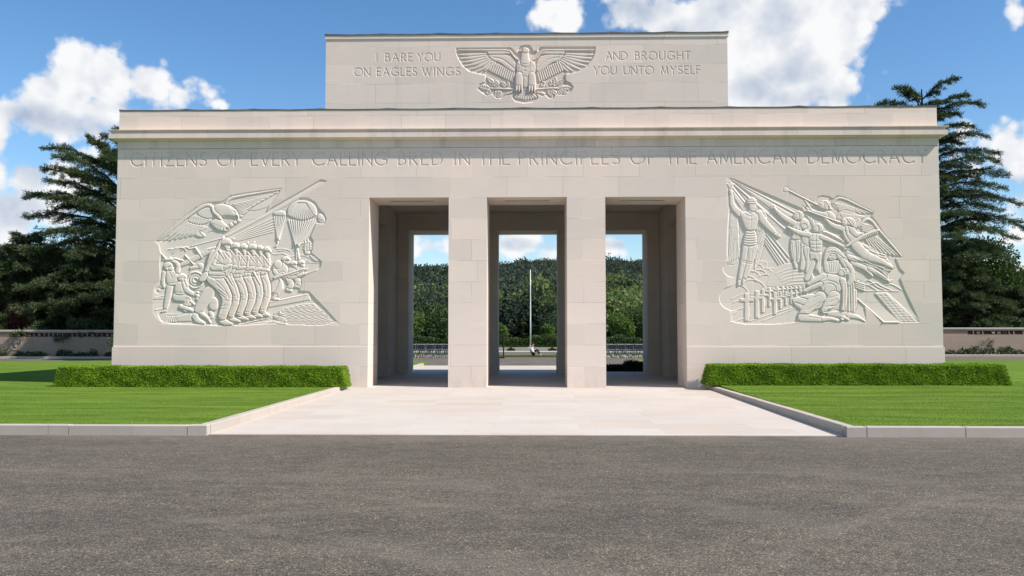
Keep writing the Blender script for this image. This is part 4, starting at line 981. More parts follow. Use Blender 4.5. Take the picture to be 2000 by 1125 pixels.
    C.limb('890,368,6 610,268,6', .4, 2.2, a, 0, 6, 1.0); C.body('622,262 600,240 612,275 606,292 640,282', -.4, 1.8, 10, a, 0)
    C.body('895,335 930,322 970,335 1000,380 985,400 940,385 905,375', 0, 3.4, 30, a); C.oval(905, 362, 22, 27, .6, 2.8, a); C.lines(['935,335 975,385', '950,332 988,380', '925,345 950,385'], 5, -.8, [a]); C.lines(['895,358 905,358', '892,376 902,376'], 4, -.8, [a])
    C.limb('985,395,10 1010,345,12', -1.2, 1.8, a, 0)
    # three rising men
    s = C.pid('rising_man')
    C.limb('548,480,26 540,560,22 562,680,12', -1.8, 2.8, s, 1, 6, 1.1); C.limb('578,480,26 585,560,20 575,640,11', -1.6, 2.8, s, 1)
    C.body('530,365 570,350 610,370 606,430 590,490 520,490 545,430', -1.4, 3.2, 40, s, 2, 6, 1.1); C.lines(['520,486 590,486'], 4, -.6, [s])
    C.limb('545,365,22 480,330,19 430,285,14 405,258,9', -.8, 2.8, s, 1, 6, 1.1); C.circle(400, 255, 14, 6, 1.4); C.limb('388,262,5 392,240,5', -.8, 1.6, s, 0)
    C.oval(585, 312, 33, 34, -.6, 3.4, s); C.oval(565, 318, 22, 26, 0, 2.4, s, .2, 3); C.lines(['552,312 562,310', '552,330 564,328'], 4, -.8, [s])
    s = C.pid('rising_man')
    for k in range(6): C.limb([(625 + k * 11, 300 + k * 8, 6), (665 + k * 6, 350 + k * 12, 6)], -1.8, 1.5, s, 0, 4, .6)
    C.limb('625,500,32 625,580,30 605,690,18', -1.4, 3.2, s, 1, 6, 1.1); C.limb('640,560,32 660,640,28 650,720,24 690,780,18', -1.2, 3.2, s, 1, 6, 1.1)
    C.body('598,420 640,408 660,440 652,520 600,520', -1.0, 3.0, 34, s); C.oval(622, 372, 35, 36, -.4, 3.2, s); C.oval(618, 392, 22, 20, .2, 2.2, s, 0, 3)
    for k in range(4): C.lines(['%d,%d %d,%d' % (592 + k * 14, 362 - k * 5, 606 + k * 14, 342)], 4, -.6, [s])
    s = C.pid('rising_man')
    C.limb('700,585,46 705,650,40 735,712,16', -.9, 3.4, s, 1, 6, 1.2); C.limb('690,640,20 640,760,20', -1.6, 2.4, s, 0)
    C.body('650,445 700,432 752,455 750,520 742,578 664,572 655,510', -.4, 3.6, 50, s, 2, 6, 1.2); C.lines(['662,490 705,500 745,488', '700,440 702,560', '665,520 742,522', '664,572 742,576', '668,545 738,548'], 5, -.7, [s])
    C.limb('655,450,20 590,440,17 540,415,13 505,395,8', .4, 2.8, s, 1, 6, 1.1); C.limb('740,465,20 790,485,17 850,510,13 910,540,9', .4, 2.8, s, 1, 6, 1.1)
    for k in range(3): C.limb([(900, 536 + k * 4, 5), (922 - k * 6, 548 + k * 5, 4)], .6, 1.4, s, 0, 3, .5)
    C.oval(722, 402, 35, 33, .3, 3.4, s); C.oval(702, 408, 22, 26, .8, 2.4, s, 0, 3); C.lines(['692,402 702,400', '690,420 700,420'], 4, -.8, [s])
    C.limb('760,430,9 830,455,12 900,500,8', -1.2, 2.2, s, 1, 6); C.lines(['770,428 890,490'], 4, .8)
    # mother holding her dead son
    m = C.pid('mourning_mother')
    C.body('745,620 760,565 800,530 850,535 905,590 950,660 972,720 970,800 985,840 1045,830 1020,780 985,760 1000,900 985,1000 900,1020 780,960 730,740', -1.7, 2.4, 50, m, 1, 8, 1.4)
    for k in range(5): C.limb([(905 + k * 16, 800, 8), (900 + k * 18, 1000, 9)], -.6, 2.2, m, 0, 5, 1.1)
    for k in range(4): C.limb([(985, 780 + k * 14, 6), (1045, 800 + k * 14, 6)], -1.0, 1.8, m, 0, 4, 1.0)
    C.body('750,640 762,570 800,532 850,536 900,585 940,640 900,660 830,600 790,600 770,660 760,700', .2, 3.2, 30, m, 2, 7, 1.4)
    C.body('760,650 800,632 880,630 890,690 850,735 780,730 755,700', -.4, 3.0, 40, m); 
    for k in range(5): C.lines(['%d,%d %d,%d' % (790 + k * 18, 645, 800 + k * 12, 715)], 5, -.7, [m])
    C.oval(818, 608, 32, 26, .3, 2.8, m, -.3); C.lines(['800,600 812,602', '805,620 822,618', '826,600 836,606'], 4, -.9, [m]); C.limb('895,640,26 950,700,30 955,770,24 930,800,16', .3, 3.2, m, 1, 7, 1.2)
    s = C.pid('fallen_son')
    C.body('730,745 760,720 840,735 900,745 915,790 880,850 800,895 735,845', .2, 3.0, 44, s, 2, 7, 1.2); C.circle(800, 840, 44, 6, -.7, 0, 360, [s]); C.lines(['745,780 800,770 860,800', '830,830 815,890'], 5, -.7, [s])
    C.limb('760,740,22 690,775,18 650,800,14', -.2, 2.8, s, 1); C.limb('735,800,18 660,830,15 620,850,10', .2, 2.6, s, 1); C.lines(['640,845 720,815'], 4, -.6)
    C.oval(900, 712, 42, 30, .8, 3.0, s, -.3); C.oval(880, 725, 22, 20, 1.2, 2.0, s, 0, 3)
    for k in range(6): C.oval(880 + k * 11, 692 + (k % 2) * 8, 9, 8, 1.6, 1.6, s, 0, 3, .6)
    C.limb('890,775,24 905,830,22 905,910,19 890,985,15 888,1045,12', 1.0, 3.0, s, 1, 7, 1.3)
    C.body('525,905 560,890 700,860 790,895 760,960 650,1000 560,965', -1.4, 3.0, 44, s, 1, 7, 1.3)
    C.limb('735,890,40 660,950,42 605,1020,30', -.4, 3.6, s, 1, 7, 1.2); C.limb('830,890,44 790,950,40 760,985,24', .2, 3.6, s, 1, 7, 1.2)
    C.limb('600,1035,28 690,1040,26 760,1048,18', -.6, 3.0, s, 1, 6, 1.1); C.limb('755,1048,17 800,1040,15 858,1056,10', -.4, 2.8, s, 1); C.limb('800,1000,24 900,1015,26 960,1015,18', -1.0, 2.6, s, 1)
    C.limb('930,1020,20 1000,1030,15 1052,1062,5', -.8, 2.6, m, 1); C.limb('890,1030,14 930,1048,10', .2, 2.2, s, 0)
    C.lines(['640,985 730,930', '760,995 860,985', '560,930 620,950', '585,890 640,905', '800,960 860,945'], 6, -.9, [s])
    C.lines(['215,560 225,630', '250,560 245,620', '190,670 178,740', '222,670 205,740', '200,340 240,350 275,340', '170,320 195,400', '240,300 240,400'], 4.2, -.5)
    C.lines(['530,510 545,640', '548,500 556,650', '575,500 578,600', '612,520 618,640', '635,530 640,600', '655,600 650,690', '690,600 700,680', '720,590 730,690', '556,400 560,470', '580,380 585,470'], 4.2, -.5)
    C.lines(['930,560 1010,600', '950,590 1050,640', '960,620 1060,668', '1020,520 1120,590', '1050,515 1160,590', '1040,640 1190,672', '1100,655 1230,690', '985,690 1080,740', '1120,720 1200,765'], 4.5, -.8)
    C.lines(['600,960 700,890', '640,1000 720,950', '620,920 720,880', '780,900 860,880', '800,930 850,905', '770,960 820,950', '650,1030 740,1042', '905,800 900,1000', '925,810 925,1000', '945,820 950,1005', '880,650 915,720', '900,640 945,720', '770,560 800,545 850,550', '780,580 830,565 890,610'], 4.5, -.7)
    C.mesh('angels_relief', M['stone'], mem, 0.0, M['stone_relief'], scale=.92, label='carved relief of winged angels, grave crosses and a mourning mother, right of the openings')
angels()

# ------------------------------------------------------------------ spread eagle on the raised block
def eagle():
    C = Carve(*HE, 0.0095, (-2.32498, .00171647, -.0000014), (10.47476, -.00001098, -.00174108))
    F = -3.4
    C.region('45,124 1010,116 1050,145 1085,195 1118,208 1135,150 1180,92 1260,70 1350,80 1392,135 1412,185 1446,172 1480,195 1500,140 1530,104 2508,100 2498,200 2446,325 2335,455 2225,528 2065,578 1975,578 1975,695 2055,735 2116,808 2066,895 1995,946 1882,956 1800,935 1765,1006 1700,1016 1620,955 1560,976 1475,925 1495,1005 1405,1076 1250,1096 1095,1066 1035,996 1045,935 955,966 915,956 850,1016 760,1006 685,935 600,966 535,936 420,842 465,755 552,715 572,605 435,576 275,536 165,436 82,305 50,205', F, 5, 0)
    e = C.pid('carved_eagle')
    # tail
    C.body('1075,880 1460,870 1480,985 1400,1050 1260,1065 1120,1040 1060,960', -3.2, 1.0, 20, e, 1, 0)
    for k in range(9): C.limb([(1230 + k * 12, 870, 14), (1095 + k * 45, 1000 - abs(k - 4) * 9 + 20, 24)], -2.6, 2.2, e, 0, 7, 1.0)
    # olive and oak branch
    b = C.pid('carved_branch')
    C.limb('560,830,12 800,835,14 1100,850,18 1400,850,18 1700,830,14 1960,830,10', -2.4, 2.6, b, 0, 8)
    C.limb('935,930,20 1010,905,18 1080,870,14', -2.2, 2.4, b, 0, 8); C.limb('1470,900,12 1560,910,24 1600,930,16', -2.2, 2.4, b, 0, 8)
    leaves = [((655, 830), (455, 800), 70), ((640, 850), (600, 930), 55), ((760, 800), (600, 640), 62), ((800, 780), (740, 690), 45), ((930, 800), (850, 720), 52), ((960, 790), (960, 700), 42), ((820, 870), (790, 985), 62), ((700, 780), (640, 760), 30), ((760, 880), (740, 960), 40),
              ((1860, 830), (2080, 815), 68), ((1860, 850), (2000, 920), 48), ((1780, 800), (1800, 640), 60), ((1800, 770), (1930, 680), 55), ((1560, 790), (1600, 720), 55), ((1660, 850), (1740, 975), 50), ((1700, 860), (1830, 930), 50), ((1720, 790), (1710, 700), 40), ((1640, 800), (1680, 770), 30), ((1850, 870), (1900, 940), 46)]
    for (a, c, wd) in leaves:
        mid = ((a[0] + c[0]) / 2, (a[1] + c[1]) / 2); i = C.pid('leaf_carving'); i = b
        C.limb([(a[0], a[1], 8), (mid[0], mid[1], wd), (c[0], c[1], 10)], -3.0, 2.8, b, 1, 8, 1.0)
        d = np.array(c, float) - np.array(a, float); n = np.array([-d[1], d[0]]) / np.linalg.norm(d)
        C.lines(['%f,%f %f,%f' % (a[0], a[1], c[0] - d[0] * .1, c[1] - d[1] * .1)], 9, -1.2, [b])
        for q in (.3, .5, .7):
            p0 = np.array(a) + d * q
            for sg in (-1, 1): C.lines(['%f,%f %f,%f' % (*p0, *(p0 + d * .16 + n * sg * wd * .7))], 7, -1.0, [b])
    # wings: long primaries, shorter secondaries, coverts, leading edge
    for side in (0, 1):
        fx = (lambda x: x) if side == 0 else (lambda x: 2560 - x)
        prim = [((570, 200), (85, 165)), ((570, 228), (92, 238)), ((590, 262), (120, 305)), ((610, 290), (168, 375)), ((635, 318), (222, 440)), ((665, 335), (335, 495)), ((700, 350), (455, 530)), ((740, 360), (545, 530))]
        C.body([(fx(x), y) for x, y in ((70, 150), (1000, 150), (1080, 260), (1110, 560), (1050, 715), (620, 520), (460, 545), (330, 510), (210, 445), (110, 310))], -3.3, .6, 20, e, 0, 0)
        for a, c in prim:
            C.limb([(fx(a[0]), a[1], 26), (fx((a[0] + c[0]) / 2), (a[1] + c[1]) / 2 + 8, 34), (fx(c[0]), c[1], 13)], -2.9, 2.4, e, 1, 8, 1.3)
        for k in range(12):
            a = (700 + k * 34, 372 + k * 17); c = (640 + k * 36, 515 + k * 17.5)
            C.limb([(fx(a[0]), a[1], 17), (fx(c[0]), c[1], 18)], -2.5, 2.3, e, 0, 7, 1.0)
        C.body([(fx(x), y) for x, y in ((600, 240), (1000, 235), (1110, 370), (1090, 575), (960, 490), (820, 375), (720, 355), (640, 290))], -1.8, 1.5, 40, e, 1, 10, 1.4)
        C.body([(fx(x), y) for x, y in ((575, 172), (990, 158), (1040, 232), (620, 238))], -1.7, 2.2, 30, e, 0, 8, 1.0)
        C.limb([(fx(x), y, r_) for x, y, r_ in ((80, 160, 11), (570, 162, 16), (990, 158, 17), (1030, 215, 17), (1090, 300, 18), (1180, 350, 16))], -1.2, 2.6, e, 1, 9, 1.2)
        C.lines([[(fx(x), y) for x, y in ((700, 285), (860, 310), (980, 400), (1070, 480))]], 16, -.7, [e])
    # body, legs, head
    C.body('1105,370 1180,330 1390,330 1450,390 1455,520 1400,640 1350,760 1300,830 1240,830 1180,700 1110,560', -2.2, 5.0, 150, e, 2, 10, 1.4)
    r = random.Random(2)
    for _ in range(120):
        x, y = r.uniform(1120, 1440), r.uniform(400, 640); C.lines(['%f,%f %f,%f %f,%f' % (x - 14, y, x, y + 12, x + 14, y)], 7, -.35, [e])
    for x in (1160, 1385):
        C.limb([(x - 2, 610, 62), (x, 700, 72), (x, 790, 66)], -.4, 4.4, e, 1, 10, 1.6)
        for k in (-1, 0, 1): C.limb([(x + k * 44, 800, 20), (x + k * 46, 850, 20), (x + k * 46, 890, 11)], .8, 3.2, e, 1, 7, 1.2)
    C.limb('1265,220,62 1262,300,74 1265,380,90', -1.4, 4.4, e, 1, 9, 1.2)
    C.oval(1268, 168, 72, 56, -1.0, 4.4, e, .1, 10, 1.4); C.body('1215,150 1175,158 1148,176 1150,196 1168,192 1220,196', -.8, 3.0, 20, e, 1, 8, 1.2)
    C.oval(1236, 160, 10, 8, 1.6, .8, e, 0, 5, .8); C.lines(['1150,184 1226,186', '1210,148 1262,150', '1200,395 1265,408 1330,395'], 8, -.8, [e])
    for tx, u0, u1, row in (('I', 734, 735, 1), ('BARE', 751.5, 804, 1), ('YOU', 814, 858, 1), ('ON', 690.5, 720.7, 0), ('EAGLES', 735, 813, 0), ('WINGS', 824.6, 898, 0), ('AND', 1183, 1224, 1), ('BROUGHT', 1240, 1346.6, 1), ('YOU', 1159, 1202.6, 0), ('UNTO', 1217.6, 1275, 0), ('MYSELF', 1290, 1366, 0)):
        incise(C, set_line(tx, -2.325 + .0154482 * (u0 - 885), -2.325 + .0154482 * (u1 - 885), 9.86 if row else 9.415, .24), .038, .019, C.pid('lettering'))
    C.mesh('carved_panel', M['stone_up'], mem, UY0, label='carved spread eagle on leafy branches between I BARE YOU ON EAGLES WINGS and AND BROUGHT YOU UNTO MYSELF')
eagle()

# ------------------------------------------------------------------ foliage helpers
def unit(v): return v / np.maximum(np.linalg.norm(v, axis=-1, keepdims=True), 1e-9)
def cards(P, D, Nn, L, W):
    # leaf shapes: a kite per point, along D, lying across Nn
    S = unit(np.cross(D, Nn)); L = np.asarray(L)[:, None]; W = np.asarray(W)[:, None]
    V = np.stack([P, P + D * L * .45 + S * W * .5, P + D * L, P + D * L * .45 - S * W * .5], 1).reshape(-1, 3)
    return V
def rdir(n, g): return unit(g.normal(size=(n, 3)))
def leafmesh(name, V, mat, parent=None, origin=(0, 0, 0)):
    n = len(V) // 4
    return raw_mesh(name, V, np.arange(4 * n), np.full(n, 4), mat, parent, origin)

# ------------------------------------------------------------------ clipped hedges before the facade
def hedge(x0, x1, y0, y1, z0, z1, name, label, seed):
    g = np.random.default_rng(seed); b = .13
    h = thing(name, ((x0 + x1) / 2, (y0 + y1) / 2, z0), label, 'hedge', 'clipped hedges along the foot of the facade')
    def prof(u, v, w):              # unit box to battered hedge
        ins = b * w
        return np.stack([x0 + ins + (x1 - x0 - 2 * ins) * u, y0 + ins * .5 + (y1 - y0 - ins) * v, z0 + (z1 - z0) * w], -1)
    mb = MB(); e = .05
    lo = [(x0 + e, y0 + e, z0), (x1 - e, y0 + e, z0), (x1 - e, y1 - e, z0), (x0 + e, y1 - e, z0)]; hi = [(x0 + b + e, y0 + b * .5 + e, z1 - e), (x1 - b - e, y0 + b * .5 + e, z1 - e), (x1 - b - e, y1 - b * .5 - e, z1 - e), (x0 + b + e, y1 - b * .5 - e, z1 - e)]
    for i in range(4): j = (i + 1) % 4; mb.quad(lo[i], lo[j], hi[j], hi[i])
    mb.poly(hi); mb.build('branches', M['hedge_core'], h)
    out = []
    for face, n in (('f', 34000), ('t', 24000), ('k', 3000), ('l', 1800), ('r', 1800)):
        a, c = g.random(n), g.random(n)
        if face == 'f': P = prof(a, 0 * a, c); N = (0, -1, .1)
        elif face == 'k': P = prof(a, 0 * a + 1, c); N = (0, 1, .1)
        elif face == 't': P = prof(a, c, 0 * a + 1); N = (0, 0, 1)
        elif face == 'l': P = prof(0 * a, a, c); N = (-1, 0, .2)
        else: P = prof(0 * a + 1, a, c); N = (1, 0, .2)
        N = np.array(N, float); wob = .018 * np.sin(P[:, :1] * 7 + P[:, 2:] * 11) + .02 * np.sin(P[:, :1] * 2.3 + P[:, 1:2] * 3)
        P = P + N * (wob * .45 + g.normal(0, .008, (n, 1)))
        D = unit(N * .12 + rdir(n, g) * .9); out.append(cards(P, D, unit(N + rdir(n, g) * .9), g.uniform(.024, .040, n), g.uniform(.022, .034, n)))
    leafmesh('foliage', np.concatenate(out), M['hedge'], h, tuple(h.location))
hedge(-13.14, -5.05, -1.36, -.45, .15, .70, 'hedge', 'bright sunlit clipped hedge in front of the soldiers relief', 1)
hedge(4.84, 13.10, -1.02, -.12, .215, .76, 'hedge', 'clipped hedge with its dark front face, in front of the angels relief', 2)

# dark low hedge end behind the right opening
def shrub(name, x, y, z, rx, ry, h, mat, n, label, group, cat='shrub', size=.06, seed=0, stem=True):
    g = np.random.default_rng(seed + int(abs(x) * 37)); t = thing(name, (x, y, z), label, cat, group)
    c = rdir(n, g); c[:, 2] = np.abs(c[:, 2]); lump = 1 + .18 * np.sin(c[:, :1] * 7 + seed) * np.cos(c[:, 1:2] * 6) + .12 * np.sin(c[:, 2:] * 9 + c[:, :1] * 5)
    P = c * np.array([rx, ry, h]) * lump * g.uniform(.25, 1.0, (n, 1)) ** .4 + np.array([x, y, z])
    leafmesh('foliage', cards(P, unit(c + rdir(n, g)), rdir(n, g), g.uniform(.7, 1.3, n) * size, g.uniform(.4, .7, n) * size), mat, t, (x, y, z))
    if stem:
        mb = MB(); r = random.Random(seed)
        for _ in range(4): mb.tube([(x, y, z - .02), (x + r.uniform(-.5, .5) * rx, y + r.uniform(-.5, .5) * ry, z + h * .75)], [.03 * rx + .01, .008], 5)
        mb.build('stem', M['bark'], t)
    return t
shrub('low_hedge', 4.45, 10.75, .06, 1.55, .42, .36, M['blackleaf'], 14000, 'low dark shrub hedge seen on the floor through the right opening', None, 'hedge', .075, 3)

# ------------------------------------------------------------------ court walls behind, with planting beds
def court_wall(x0, x1, y, zt, text, tx0, tx1, tz0, th, seal_x, label):
    w = thing('court_wall', ((x0 + x1) / 2, y, 0), label, 'wall', 'long court walls behind the memorial')
    B0, B1 = tz0 - .035, tz0 + th + .035
    mb = MB(); mb.box(x0, x1, y, y + .5, -.1, B0, 't'); mb.box(x0, x1, y, y + .5, B1, zt - .12, 'b'); mb.box(x0, x1, y + .06, y + .5, B0, B1, 'tb')
    mb.quad((x0, y, B0), (x1, y, B0), (x1, y + .06, B0), (x0, y + .06, B0)); mb.quad((x0, y + .06, B1), (x1, y + .06, B1), (x1, y, B1), (x0, y, B1))
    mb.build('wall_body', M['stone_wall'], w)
    MB().bevbox(x0 - .04, x1 + .04, y - .05, y + .55, zt - .118, zt, .02).build('coping', M['stone_kerb'], w)
    MB().box(tx0 - .3, tx1 + .3, y + .045, y + .058, B0 + .002, B1 - .002).build('lettering_ground', M['darkred'], w)
    mb = MB()
    for Q in set_line(text, tx0, tx1, tz0, th):
        for a, b in zip(Q[:-1], Q[1:]):
            d = np.array(b) - np.array(a); L = np.linalg.norm(d)
            if L < 1e-6: continue
            n = np.array([-d[1], d[0]]) / L * th * .075; d = d / L * th * .05
            a_, b_ = np.array(a) - d, np.array(b) + d
            c4 = [a_ - n, b_ - n, b_ + n, a_ + n]; k = len(mb.v)
            mb.v += [(q[0], y + .006, q[1]) for q in c4] + [(q[0], y + .046, q[1]) for q in c4]
            mb.f += [(k, k + 1, k + 2, k + 3), (k, k + 4, k + 5, k + 1), (k + 1, k + 5, k + 6, k + 2), (k + 2, k + 6, k + 7, k + 3), (k + 3, k + 7, k + 4, k)]
    mb.build('lettering', M['stone_kerb'], w)
    if seal_x is not None:
        C = Carve(seal_x - .50, seal_x + .50, .46, 1.38, .02); i = C.pid('seal_figure'); cx, cz = seal_x, .92
        C.oval(cx, cz, .44, .43, -1.5, 0.5, None, 0, 0, r=.05); C.circle(cx, cz, .40, .06, 2.5); C.circle(cx, cz, .29, .03, 1.2)
        C.body([(cx - .3, cz + .1), (cx - .1, cz + .26), (cx + .02, cz + .1), (cx + .1, cz + .26), (cx + .3, cz + .1), (cx + .12, cz - .02), (cx + .08, cz - .26), (cx - .08, cz - .26), (cx - .12, cz - .02)], -1, 6, .1, i, 1, 0)
        C.oval(cx, cz + .2, .06, .08, 0, 7, i, 0, 0)
        C.mesh('wall_seal', M['stone_wall'], w, y - .006, label='round carved seal')
    bed = MB(); bed.box(x0, x1, y - 2.0, y - .001, -.05, .10); o = bed.build('planting_bed', M['soil']); o['kind'] = 'structure'
    kb = MB(); xx = x0
    while xx < x1: kb.bevbox(xx, min(x1, xx + 1.9), y - 2.16, y - 2.005, -.05, .15, .012); xx += 1.92
    o = kb.build('kerb', M['stone_kerb']); o['kind'] = 'structure'
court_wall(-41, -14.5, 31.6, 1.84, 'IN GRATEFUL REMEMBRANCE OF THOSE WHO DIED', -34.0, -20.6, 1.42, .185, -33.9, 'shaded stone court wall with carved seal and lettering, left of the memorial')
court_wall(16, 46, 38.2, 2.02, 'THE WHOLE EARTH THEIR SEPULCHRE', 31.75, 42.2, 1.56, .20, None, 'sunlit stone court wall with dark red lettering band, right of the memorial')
r = random.Random(9)
for k in range(17):
    x = -36.5 + k * .85 + r.uniform(-.2, .2)
    shrub('bed_plant', x, 30.4 + r.uniform(-.3, .5), .1, r.uniform(.3, .5), r.uniform(.25, .4), r.uniform(.25, .55), M['shrub'], 260, 'small dark leafy plant in the bed under the shaded left court wall', 'plants along the left court wall', 'plant', .13, k)
for k in range(17):
    x = 29.6 + k * .72 + r.uniform(-.2, .2)
    shrub('bed_plant', x, 36.9 + r.uniform(-.3, .5), .1, r.uniform(.28, .48), r.uniform(.25, .4), r.uniform(.3, .65), M['shrub'], 260, 'small leafy plant in the bed under the sunlit right court wall', 'plants along the right court wall', 'plant', .13, 50 + k)

# ------------------------------------------------------------------ cedars
def cedar(name, x, y, H, label, heroes, seed, spread, nb=46, zlow=.8, lean=0.0):
    g = np.random.default_rng(seed); t = thing(name, (x, y, 0), label, 'tree', 'dark cedars behind the court walls')
    tr = MB(); tr.tube([(x, y, -.1), (x + lean * .3, y, H * .35), (x + lean * .7, y, H * .7), (x + lean, y, H * .98)], [.55, .42, .22, .05], 10)
    tr.build('trunk', M['bark'], t)
    limbs = MB(); out = []
    specs = [(np.array(a, float), np.array(b, float), 1) for a, b in heroes]
    for k in range(nb):
        q = (k + g.random()) / nb; z = zlow + (H * .96 - zlow) * q
        L = spread * (1 - q) ** .62 * g.uniform(.72, 1.05) + .8
        az = k * 2.399 + g.uniform(-.4, .4); rise = g.uniform(-.12, .30) + .28 * q
        specs.append((np.array([x + lean * q, y, z]), np.array([x + lean * q + math.cos(az) * L, y + math.sin(az) * L, z + L * rise + g.normal(0, .25)]), 0))
    for A, B, hero in specs:
        L = np.linalg.norm(B - A); d = (B - A) / L; n = 12
        s_ = np.linspace(0, 1, n); C = A + (B - A) * s_[:, None]; C[:, 2] += L * (.11 * np.sin(np.pi * s_) - .07 * s_ ** 4)
        C[1:] += g.normal(0, .015 * L, (n - 1, 3)) * np.array([1, 1, .6])
        limbs.tube([tuple(c) for c in C], [max(.018, .018 + .018 * L * (1 - q) ** 1.3) for q in s_], 5)
        side = np.cross(d, [0, 0, 1.0]); side /= np.linalg.norm(side)
        nt = int(10 + L * 6.5)
        for j in range(nt):
            q = .16 + .84 * (j + g.random()) / nt; p = C[min(n - 2, int(q * (n - 1)))] + (C[min(n - 1, int(q * (n - 1)) + 1)] - C[min(n - 2, int(q * (n - 1)))]) * (q * (n - 1) % 1)
            sg = 1 if j % 2 else -1
            tl = (.25 + .30 * L * (1.05 - q) ** .7 * min(1, q * 2.2)) * g.uniform(.6, 1.15)
            td = unit((side * sg * g.uniform(.5, 1.1) + d * g.uniform(.55, 1.0) + np.array([0, 0, g.uniform(-.55, .16)]))[None])[0]
            e = p + td * tl; e[2] -= .16 * tl * tl
            limbs.tube([tuple(p), tuple((p + e) / 2 + np.array([0, 0, .03 * tl])), tuple(e)], [.02, .014, .006], 3, False)
            m = int(18 + tl * 46); u = g.random(m) ** .8
            P = p + (e - p) * u[:, None] + g.normal(0, .055 + .03 * tl, (m, 3)) * np.array([1, 1, .65])
            D = unit(td * .8 + rdir(m, g) * .75 + np.array([0, 0, .12]))
            out.append(cards(P, D, unit(rdir(m, g) * .8 + np.array([0, 0, .8])), g.uniform(.13, .30, m), g.uniform(.03, .06, m)))
    limbs.build('limbs', M['bark'], t); leafmesh('foliage', np.concatenate(out), M['cedar'], t, (x, y, 0))
LX, LY = -29.4, 38.5
def fan(x, y, tips): return [((x, y, z - dz), (tx, y + dy, z)) for tx, z, dz, dy in tips]
hl = fan(LX, LY, [(-35.4, 15.5, 3.2, -1), (-32.6, 16.3, 4.2, -1), (-31.2, 15.6, 3.5, -2), (-35.0, 13.8, 2.8, -2), (-37.0, 12.0, 2.6, -1), (-34.2, 12.8, 3.0, -3), (-36.2, 10.4, 2.0, -2), (-37.2, 8.9, 1.2, -1), (-33.6, 14.6, 3.4, -3), (-33.5, 11.4, 2.2, -4), (-32.2, 13.2, 3.0, -4),
      (-31.0, 11.0, 2.4, -5), (-37.5, 6.6, .2, -3), (-38, 4.8, -.4, -2), (-36.5, 3.2, -.4, -4.5), (-33, 8.8, .8, -5), (-33, 5.4, -.2, -5.5), (-35, 7.6, .6, -4), (-31, 7.2, .4, -5.6), (-38.5, 5.8, .4, -1), (-31.5, 3.8, -.4, -5.6)])
cedar('cedar_tree', LX, LY, 17.4, 'dark cedar with layered branches behind the left end of the memorial', hl, 3, 7.0, 62)
RX_, RY_ = 31.4, 44.5
hr = fan(RX_, RY_, [(33.8, 21.9, 1.6, -1), (34.6, 20.5, 1.4, -1), (33.8, 19.0, .6, -1), (35.2, 19.6, .8, -2), (36.7, 16.0, .9, -1), (35.4, 17.2, 1.0, -2), (37.3, 14.3, .8, -1), (35.6, 15.0, .6, -3), (37.6, 11.9, .2, -2), (36.4, 13.0, .4, -2.5), (38.8, 10.3, 0, -1), (27.7, 20.0, 1.2, -1), (29.0, 21.2, 1.6, -1), (36.8, 9.2, -.2, -3), (34.4, 17.8, .4, -2), (35.5, 11.2, 0, -3.5), (36.5, 7.5, -.4, -3), (34.5, 9.5, 0, -4), (35, 12.4, .3, -3)])
cedar('cedar_tree', RX_, RY_, 21.6, 'taller dark cedar with drooping tiers behind the right end of the memorial', hr, 5, 5.2, 62, 3.0)

# ------------------------------------------------------------------ other trees and shrubs behind the walls
def crown(cx, cy, z0, z1, rx, n, g, size, lobes=9, flat=.8):
    # leaf cloud: lobes of leaves with gaps between, denser towards the outside
    L = rdir(lobes, g) * np.array([rx * .62, rx * .62, (z1 - z0) * .32]) + np.array([cx, cy, (z0 + z1) / 2]); R_ = g.uniform(.38, .62, lobes) * rx
    k = g.integers(0, lobes, n); c = rdir(n, g); P = L[k] + c * (R_[k, None] * g.uniform(.35, 1.0, (n, 1)) ** .5) * np.array([1, 1, flat])
    return cards(P, unit(c + rdir(n, g)), rdir(n, g), g.uniform(.7, 1.4, n) * size, g.uniform(.45, .8, n) * size)
def tree(name, x, y, z, h, rx, mat, n, label, group, size=.3, seed=0, trunk=.2, z0=None):
    g = np.random.default_rng(seed); t = thing(name, (x, y, z), label, 'tree', group)
    mb = MB(); r = random.Random(seed); top = z + h * .8
    mb.tube([(x, y, z - .1), (x + r.uniform(-.2, .2), y, z + h * .4), (x, y, top)], [trunk, trunk * .7, trunk * .15], 7)
    for k in range(7):
        a = k * 2.4; q = z + h * (.25 + .08 * k); mb.tube([(x, y, q), (x + math.cos(a) * rx * .7, y + math.sin(a) * rx * .7, q + h * .18)], [trunk * .4, .02], 5)
    mb.build('trunk', M['bark'], t)
    V = crown(x, y, z + (h * .18 if z0 is None else z0), z + h, rx, n, g, size, 14); leafmesh('crown', V, mat, t, (x, y, z)); return t
def spruce(x, y, h, rad, label, seed):
    # low drooping conifer built like the cedars, branches down to the ground
    cedar('conifer_tree', x, y, h, label, [], seed, rad, int(34 + h * 4), .3)
spruce(-36.2, 36.5, 8.6, 4.4, 'dark spreading conifer left of the cedar, above the red shrub', 31)
spruce(-31.4, 35.6, 6.6, 4.0, 'dark low conifer in front of the left cedar trunk', 32)
spruce(-26.4, 36.4, 7.4, 4.0, 'dark conifer half hidden by the left end of the memorial', 33)
spruce(-41.5, 40.0, 7.6, 4.4, 'dark conifer at the left edge of the view', 34)
spruce(-20.0, 28.4, 15.0, 6.0, 'tall cedar hidden behind the left wing that shades the court wall', 35)
tree('rounded_evergreen', 36.0, 46.5, 0, 10.2, 4.0, M['darkleaf'], 30000, 'broad dark green evergreen right of the taller cedar', None, .24, 15, .25, .2)
spruce(33.4, 43.0, 7.0, 4.2, 'dark conifer behind the sunlit wall at the end of the memorial', 36)
spruce(40.6, 47.0, 5.6, 4.2, 'low dark conifer at the right edge of the view', 37)
